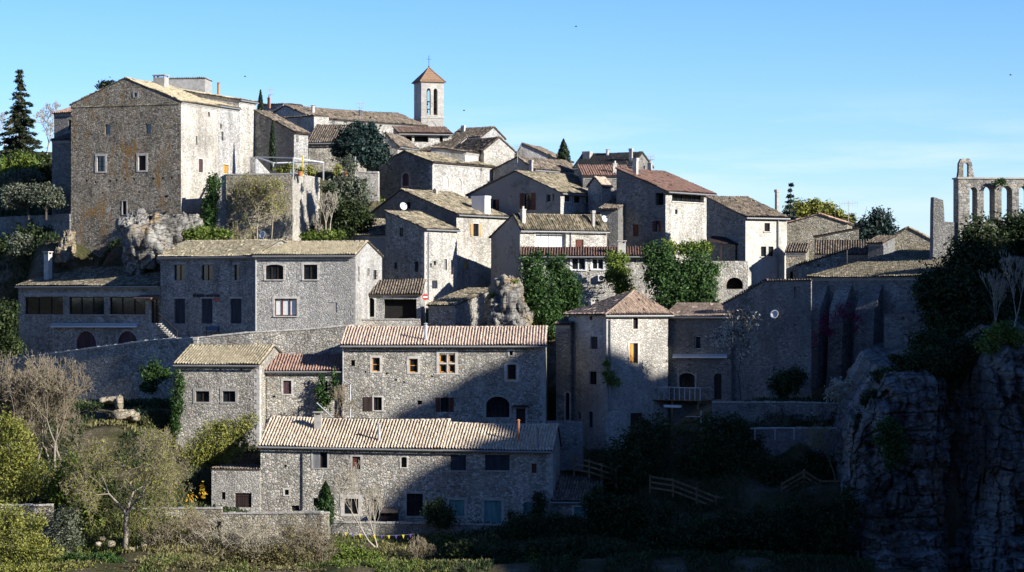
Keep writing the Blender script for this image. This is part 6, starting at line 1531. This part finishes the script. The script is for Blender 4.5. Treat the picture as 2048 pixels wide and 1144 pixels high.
def aerial(label, px, pyb, pyt, Y, w=30):
    root = tag(empty('television_aerial', P(px, pyb, Y)), label, 'aerial', 'television aerials'); H = (pyb-pyt)*Y/F; W = w*Y/F
    mb = MB(); mb.tube((0,0,-.4), (0,0,H), .03); mb.build('mast', M['pipe'], root)
    mb = MB(); z = H*.92; mb.tube((-W*.5,0,z), (W*.5,0,z+.08), .02)
    for i in range(8): x = -W*.5+W*i/7; mb.tube((x,-.02,z-.22-.02*i), (x,-.02,z+.3), .012)
    mb.build('yagi_array', M['pipe'], root)
    mb = MB(); z = H*.62; mb.tube((-W*.4,.05,z), (W*.45,.05,z-.06), .02)
    for i in range(6): x = -W*.4+W*.8*i/5; mb.tube((x,-.25,z), (x,.35,z), .012)
    mb.build('lower_array', M['pipe'], root)
aerial('tall television mast among the trees left of the lone gabled house', 1697, 470, 402, 262, 36)
aerial('television aerial on the nave roof left of the bell tower', 720, 232, 205, 285, 18)
aerial('television aerial beside the right chimney of the slate roofed house', 1302, 330, 312, 270, 14)
aerial('television aerial on the low pale block behind the nave', 541, 206, 178, 292, 14)
aerial('television aerial on the dark gable above the shuttered house', 1035, 318, 292, 272, 16)

# railing of the keep terrace
def railing(label, name, posts, Y, rails, th=.07, mat='steel', cat='railing'):
    """posts = (px, top row, foot row, dY); rails = pairs of post indices, drawn along the tops"""
    o = P(posts[0][0], posts[0][2], Y); root = tag(empty(name, o), label, cat)
    T_ = [P(a, b, Y+d)-o for a, b, c, d in posts]; B_ = [P(a, c, Y+d)-o for a, b, c, d in posts]
    for t, b in zip(T_, B_):
        mb = MB(); mb.bar(b-V((0,0,.2)), t+V((0,0,.01)), th, th); mb.build('post', M[mat], root)
    for i, j in rails:
        mb = MB(); mb.bar(T_[i]-V((0,0,.04)), T_[j]-V((0,0,.04)), th*1.25, th*.9); mb.build('rail', M[mat], root)
railing('galvanised metal frame of posts and rails on the keep terrace', 'terrace_frame', [(587,315,348,.0),(647,324,357,2.5),(547,325,346,1.5),(512,313,346,6),(582,324,347,5.5)], 246, [(0,1),(3,2),(3,0),(2,4),(4,1)], .12)
root = tag(empty('yellow_post', P(605.5, 348, 246.6)), 'bright yellow post standing inside the terrace frame', 'post'); mb = MB(); mb.tube((0,0,-.2), (0,0,1.7), .055, n=10); mb.lathe((0,0,1.7), [(.055,0),(.09,.03),(.05,.1),(0,.12)], 10); mb.build('pole', M['yellow'], root)
root = tag(empty('metal_post', P(711, 358, 252)), 'bare metal post at the right end of the keep terrace', 'post'); mb = MB(); mb.bar((0,0,-.3), (0,0,2.2), .11, .11); mb.box(-.08,.08,-.08,.08,2.2,2.24); mb.build('pole', M['steel'], root)
for px, Y, l in ((600,246.3,'terracotta flower pot beside the yellow post'),(692,252,'terracotta flower pot under the potted olive bush')):
    root = tag(empty('flower_pot', P(px, 352, Y)), l, 'flower pot', 'terracotta pots on the keep terrace'); mb = MB(); mb.lathe((0,0,-.02), [(0,0),(.16,0),(.24,.36),(.28,.36),(.28,.44),(.22,.44),(.2,.36),(0,.34)], 14); mb.build('pot', M['brick'], root)
# stair, rail and awning of the restaurant
def steps():
    n = 9; root = tag(empty('outdoor_stair', P(345, 682, 229.2)), 'outdoor stone stair with pale treads beside the restaurant door', 'stairs'); o = root.location
    a, b = P(316, 648, 230.6)-o, P(348, 679, 229.2)-o; mb = MB(); tb = MB()
    for i in range(n):
        p = a.lerp(b, i/(n-1)); w = .5; mb.box(p.x-.12, p.x+.22, p.y, p.y+1.1, -1.5, p.z); tb.box(p.x-.16, p.x+.24, p.y-.06, p.y+1.1, p.z+.004, p.z+.06)
    mb.build('flight', M['rubble'], root); tb.build('treads', M['dress'], root)
    rb = MB(); rb.bar(a+V((0,-.05,1.0)), b+V((0.5,-.05,.55)), .07, .09); rb.tube(a+V((0,-.05,-.1)), a+V((0,-.05,1.0)), .04); rb.tube(b+V((.3,-.05,-.1)), b+V((.3,-.05,.75)), .04); rb.build('handrail', M['wood_dk'], root)
steps()
def awning(label, px0, px1, py0, py1, Y, Y2=None, out=.5):
    a, b = P(px0, py1, Y), P(px1, py1, Y2 or Y); root = tag(empty('folded_awning', a), label, 'awning', 'folded awnings'); d = b-a; L = d.length; h = (py1-py0)*Y/F; mb = MB()
    d.normalize(); n = V((d.y, -d.x, 0)); n = n if n.y < 0 else -n
    mb.bar(n*.18+V((0,0,h*.5)), d*L+n*.18+V((0,0,h*.5)), .3, h); mb.build('casing', M['awn'], root)
    vb = MB(); vb.bar(n*.36+V((0,0,-.02)), d*L+n*.36+V((0,0,-.02)), .03, .12); vb.build('valance', M['white'], root)
    for f in (.08, .5, .92):
        kb = MB(); kb.bar(d*L*f+V((0,0,h*.5)), d*L*f+n*.06+V((0,0,h*.5)), .08, .1); kb.build('bracket', M['iron'], root)
M['awn'] = plain('blue_grey_awning', (.34,.40,.46), .7, var=.1)
q0 = REST.world('A', 106, 650, .03); q1 = REST.world('A', 279, 650, .03); awning('long folded pale blue awning under the wide restaurant windows', 106, 279, 646, 653, q0.y, q1.y)
q0 = WING.world('A', 1350, 711, .03); q1 = WING.world('A', 1458, 711, .03); awning('long folded awning over the balcony of the shaded wing', 1349, 1458, 708, 714, q0.y, q1.y)
def bench():
    q = LONGL.world('A', 418, 671, .5); root = tag(empty('garden_bench', q, -R(24)), 'dark blue bench against the wall below the three dark doors', 'bench'); mb = MB(); mb.box(-.05,1.35,-.25,.2,.4,.46); mb.build('seat', M['blue'], root)
    mb = MB(); mb.box(-.05,1.35,.16,.2,.5,.85); mb.build('backrest', M['blue'], root)
    for x in (0, 1.25):
        mb = MB(); mb.box(x,x+.06,-.2,-.14,-.1,.4); mb.box(x,x+.06,.12,.155,-.1,.85); mb.build('leg', M['iron'], root)
bench()
# no entry sign by the garage
root = tag(empty('road_sign', P(850.5, 640, 230.2)), 'red and white no entry sign on a post beside the garage', 'sign'); z = (640-594)*230.2/F; mb = MB()
mb.tube((0,.06,-.3), (0,.06,z+.25), .03, n=8); mb.build('post', M['pipe'], root)
mb = MB(); mb.lathe((0,0,z), [(0,.02),(.29,.02),(.29,0),(0,0)], 28, axis=(.25,-1,0)); mb.build('disc', M['redpaint'], root)
mb = MB(); a = V((.97,.24,0)); n = V((.243,-.97,0))*.028; mb.bar(V((0,0,z))-a*.21+n, V((0,0,z))+a*.21+n, .012, .12); mb.build('white_bar', M['white'], root)
# wall lantern on the narrow house
q = M3.world('B', 862, 524, .02); root = tag(empty('wall_lantern', q, -M3.a), 'black wall lantern on the bright side of the tall narrow house', 'lamp'); mb = MB(); mb.bar((0,0,0),(.45,0,.12),.03,.03); mb.build('bracket', M['iron'], root)
mb = MB(); mb.lathe((.45,0,-.32), [(0,0),(.08,0),(.14,.3),(.18,.31),(0,.46)], 8); mb.build('lantern', M['iron'], root)
# air conditioner below the white framed windows
q = LEAN.world('A', 1205, 562, .0); root = tag(empty('air_conditioner', q, -LEAN.a), 'white air conditioner box on the wall below the white framed windows', 'air conditioner'); mb = MB(); mb.box(-.42,.42,-.42,-.1,0,.6); mb.build('casing', M['white'], root)
mb = MB(); mb.lathe((-.1,-.43,.3), [(0,.004),(.23,.004),(.24,-.0)], 20, axis=(0,-1,0)); mb.build('fan_grille', M['iron'], root)
mb = MB(); mb.bar((-.3,0,-.03),(-.3,-.4,-.03),.05,.05); mb.bar((.3,0,-.03),(.3,-.4,-.03),.05,.05); mb.build('bracket', M['pipe'], root)
# balcony of the wing
def balcony():
    q = WING.world('A', 1423, 800, .0); root = tag(empty('wooden_balcony', q, -WING.a), 'wooden balcony deck with metal railing on the shaded wing', 'balcony'); L = (WING.hit('A',1423,800)[0]-WING.hit('A',1309,800)[0]); d = 2.0
    mb = MB()
    for i in range(14): mb.box(-L, 0, -d+i*d/14+.01, -d+(i+1)*d/14-.005, -.05, 0)
    for x in (-L+.1, -L*.5, -.2): mb.box(x, x+.12, -d, -.01, -.26, -.055)
    mb.build('deck', M['wood_fence'], root)
    n = 11
    for i in range(n+1):
        mb = MB(); x = -L+.04+(L-.08)*i/n; mb.bar((x,-d+.05,0.004),(x,-d+.05,1.06),.05,.05); mb.build('baluster', M['steel'], root)
    mb = MB(); mb.bar((-L,-d+.05,1.10),(0,-d+.05,1.10),.07,.06); mb.bar((-.05,-d,1.10),(-.05,-.05,1.10),.07,.06); mb.bar((-L+.05,-d,1.10),(-L+.05,-.05,1.10),.07,.06); mb.build('handrail', M['steel'], root)
    for x in (-L+.2, -L*.5, -.3):
        mb = MB(); mb.bar((x,-d+.15,-3.6),(x,-d+.15,-.26),.16,.16); mb.build('post', M['wood_fence'], root)
    r2 = tag(empty('planter_box', q + V((-L*.97*math.cos(-WING.a)+1.2, -1.95, -.55)), -WING.a), 'long pale box hung under the left front edge of the balcony', 'planter'); mb = MB(); mb.box(-.8,.8,-.28,-.02,0,.16); mb.box(-.84,.84,-.31,.0,.164,.2); mb.build('box', M['white'], r2)
balcony()
def handrail(label, pts, Y, posts, r=.035, mat='steel'):
    o = P(pts[0][0], pts[0][1], Y); root = tag(empty('handrail', o), label, 'handrail', 'metal handrails of the shaded garden'); mb = MB()
    for a, b in zip(pts, pts[1:]): mb.tube(P(a[0], a[1], Y)-o, P(b[0], b[1], Y)-o, r)
    mb.build('rail', M[mat], root)
    for px, t, f in posts: mb = MB(); mb.tube(P(px, t, Y)-o, P(px, f, Y)-o, r); mb.build('post', M[mat], root)
handrail('bent metal handrail descending from the balcony', [(1371,833),(1401,833),(1452,854),(1478,854)], 205.8, [(1402,821,870),(1466,824,862),(1440,848,880)])
handrail('level metal handrail along the lower terrace wall', [(1508,856),(1562,855),(1590,856)], 202.2, [(1510,856,880),(1550,855,880),(1588,856,880)])
# wooden rails of the lower path
def wood_rail(label, pts, Y, drop=26, th=.13):
    o = P(pts[0][0], pts[0][1]+drop, Y); root = tag(empty('wooden_railing', o), label, 'railing', 'wooden railings of the lower path')
    for a in pts:
        t = P(a[0], a[1]-4, Y+(a[2] if len(a) > 2 else 0))-o; mb = MB(); mb.bar(t-V((0,0,(drop+14)*Y/F)), t, th, th); mb.build('post', M['wood_fence'], root)
    for a, b in zip(pts, pts[1:]):
        for k in (0, .45, .9):
            A, B = P(a[0], a[1]+drop*k, Y)-o, P(b[0], b[1]+drop*k, Y)-o; mb = MB(); n = V((0,-.1,0)); mb.bar(A+n, B+n, .05, .15); mb.build('board', M['wood_fence'], root)
wood_rail('wooden railing beside the low outbuilding', [(1148,917),(1178,922),(1203,930),(1232,940)], 203, 24)
wood_rail('long bent wooden railing descending through the dark slope', [(1300,953),(1346,960),(1393,978),(1432,994),(1467,997),(1492,1000)], 200, 24)
wood_rail('wooden railing below the lower terrace wall near the cliff', [(1563,968),(1608,942),(1640,962),(1700,962)], 200, 22)
# flag line of yellow and violet pennants
def flags():
    A, B = P(684, 1064, 193.2), P(828, 1068, 193.2); root = tag(empty('flag_line', A), 'line of small yellow and violet pennants before the lowest house', 'bunting'); n = 10
    mb = MB(); pts = [A.lerp(B, i/n)+V((0,0,-.35*4*(i/n)*(1-i/n)*.5))-A for i in range(n+1)]
    for a, b in zip(pts, pts[1:]): mb.tube(a, b, .008, n=4)
    mb.build('cord', M['pipe'], root)
    for i in range(n):
        c = pts[i].lerp(pts[i+1], .5); mb = MB(); w = .12; t = .012
        mb.add([(c.x-w*.8,c.y-t,c.z),(c.x+w*.8,c.y-t,c.z),(c.x+.03,c.y-t,c.z-.3),(c.x-w*.8,c.y+t,c.z),(c.x+w*.8,c.y+t,c.z),(c.x+.03,c.y+t,c.z-.3)], [(0,1,2),(5,4,3),(0,2,5,3),(1,4,5,2),(0,3,4,1)]); mb.build('pennant', M['yellow' if i % 2 == 0 else 'violet'], root)
    for q in (pts[0], pts[-1]): mb = MB(); mb.tube(q+V((0,0,-1.8)), q+V((0,0,.05)), .03); mb.build('post', M['bark_dk'], root)
flags()
# white slanting pipe and red bracket between link house and long house
root = tag(empty('slanting_pole', P(634, 806, 210.5)), 'white pole slanting down in front of the link house', 'pole'); o = root.location; mb = MB(); mb.tube((0,0,0), P(672,842,210)-o, .05); mb.lathe((0,0,0), [(0,-.04),(.07,-.04),(.07,.02),(0,.02)], 10); mb.build('pole', M['steel'], root)
root = tag(empty('wooden_post', P(684, 840, 211.2)), 'red brown post with slanting strut in the corner beside the long house', 'post'); mb = MB(); mb.tube((0,0,-.2), (0,0,2.9), .045); mb.bar((0,0,2.6), (.75,0,3.1), .07, .07); mb.build('pole', M['wood_red'], root)
root = tag(empty('drainpipe_post', P(700.5, 842, 211.6)), 'white standpipe in front of the left end of the long house', 'pipe'); mb = MB(); mb.tube((0,0,-.3), (0,0,3.1), .06, n=8); mb.tube((0,0,3.05), (-.6,.2,3.4), .05, n=8); mb.build('pipe', M['steel'], root)
# porch roof by the tall pale house
q = P(1412, 512, 239); root = tag(empty('porch_canopy', q), 'dark wooden porch roof in the shade left of the tall pale house', 'porch'); mb = MB()
a, b, c_, d = P(1414,484,239)-q, P(1478,490,239)-q, P(1472,478,241)-q, P(1424,474,241)-q; mb.add([a,b,c_,d]+[p+V((0,0,.12)) for p in (a,b,c_,d)], [(3,2,1,0),(4,5,6,7),(0,1,5,4),(1,2,6,5),(2,3,7,6),(3,0,4,7)]); mb.build('canopy', M['wood_dk'], root)
for px in (1420, 1442, 1472): mb = MB(); t = P(px, 487, 239.2)-q; mb.bar(t-V((0,0,1.9)), t, .12, .12); mb.build('post', M['wood_dk'], root)
# birds
for i, (px, py, Y) in enumerate(((928,221,330),(2021,150,300),(1152,53,320),(490,153,330))):
    root = tag(empty('bird', P(px, py, Y)), ['tiny dark bird in the sky right of the bell tower','tiny dark bird in the sky at the right edge','tiny dark bird high in the sky above the middle','tiny dark bird in the sky above the keep range'][i], 'bird', 'birds in the sky')
    mb = MB(); mb.lathe((-.16,0,0), [(0,0),(.04,.06),(.06,.16),(.03,.28),(0,.34)], 8, axis=(1,0,0))
    for s_ in (1,-1): mb.add([(-.02,0,.02),(.1,0,.02),(.03,s_*.22,.1),(-.05,s_*.22,.1),(-.06,s_*.4,.06)], [(0,1,2,3),(3,2,4)]); mb.add([(-.02,0,.01),(.1,0,.01),(.03,s_*.22,.09),(-.05,s_*.22,.09),(-.06,s_*.4,.05)], [(3,2,1,0),(4,2,3)])
    mb.build('bird_body', M['iron'], root)
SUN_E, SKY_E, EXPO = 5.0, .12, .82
# ================================================================== camera, sun, sky
cam = bpy.data.cameras.new('camera'); co = bpy.data.objects.new('camera', cam); COL.objects.link(co)
co.location = (0,0,0); co.rotation_euler = (R(90), 0, 0)
cam.sensor_width = 36; cam.lens = 36*F/2048; cam.shift_y = (HY-572)/2048; cam.clip_start = .5; cam.clip_end = 12000
scene.camera = co
sun = bpy.data.lights.new('sun', 'SUN'); sun.energy = SUN_E; sun.angle = R(.53); sun.color = (1.0, .95, .86)
so = bpy.data.objects.new('sun', sun); COL.objects.link(so); so.rotation_euler = (-S).to_track_quat('-Z', 'Y').to_euler(); so.location = (100,-50,100)
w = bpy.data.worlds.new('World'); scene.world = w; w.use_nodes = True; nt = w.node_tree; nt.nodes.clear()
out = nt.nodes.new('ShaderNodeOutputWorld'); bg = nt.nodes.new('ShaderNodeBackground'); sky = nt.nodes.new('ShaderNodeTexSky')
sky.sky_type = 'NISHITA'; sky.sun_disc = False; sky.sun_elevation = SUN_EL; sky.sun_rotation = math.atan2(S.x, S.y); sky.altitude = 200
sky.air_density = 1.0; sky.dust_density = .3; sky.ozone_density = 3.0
# deep blue overhead, paler towards the horizon, thin cirrus low in the sky
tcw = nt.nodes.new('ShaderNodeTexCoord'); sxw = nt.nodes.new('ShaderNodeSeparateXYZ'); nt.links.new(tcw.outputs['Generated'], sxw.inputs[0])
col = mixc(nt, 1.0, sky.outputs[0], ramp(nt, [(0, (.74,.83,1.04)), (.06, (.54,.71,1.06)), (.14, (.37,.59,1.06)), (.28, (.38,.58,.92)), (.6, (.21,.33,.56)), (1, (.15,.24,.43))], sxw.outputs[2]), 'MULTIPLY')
mpw = nt.nodes.new('ShaderNodeMapping'); mpw.inputs['Scale'].default_value = (5, 5, 42); nt.links.new(tcw.outputs['Generated'], mpw.inputs[0])
nw = nd(nt, 'ShaderNodeTexNoise', Scale=1.6, Detail=6.0, Roughness=.6); nt.links.new(mpw.outputs[0], nw.inputs['Vector'])
cf = math_(nt, 'MULTIPLY', ramp(nt, [(.44, 0), (.68, .55)], nw.outputs[0]), ramp(nt, [(0, 0), (.03, .6), (.055, 1), (.085, 0)], sxw.outputs[2]))
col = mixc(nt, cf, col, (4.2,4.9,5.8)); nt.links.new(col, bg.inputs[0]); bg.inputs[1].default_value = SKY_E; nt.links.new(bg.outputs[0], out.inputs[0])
vs = scene.view_settings; scene.display_settings.display_device = 'sRGB'; vs.view_transform = 'Standard'; vs.look = 'None'; vs.gamma = 1; vs.use_curve_mapping = False; vs.exposure = EXPO
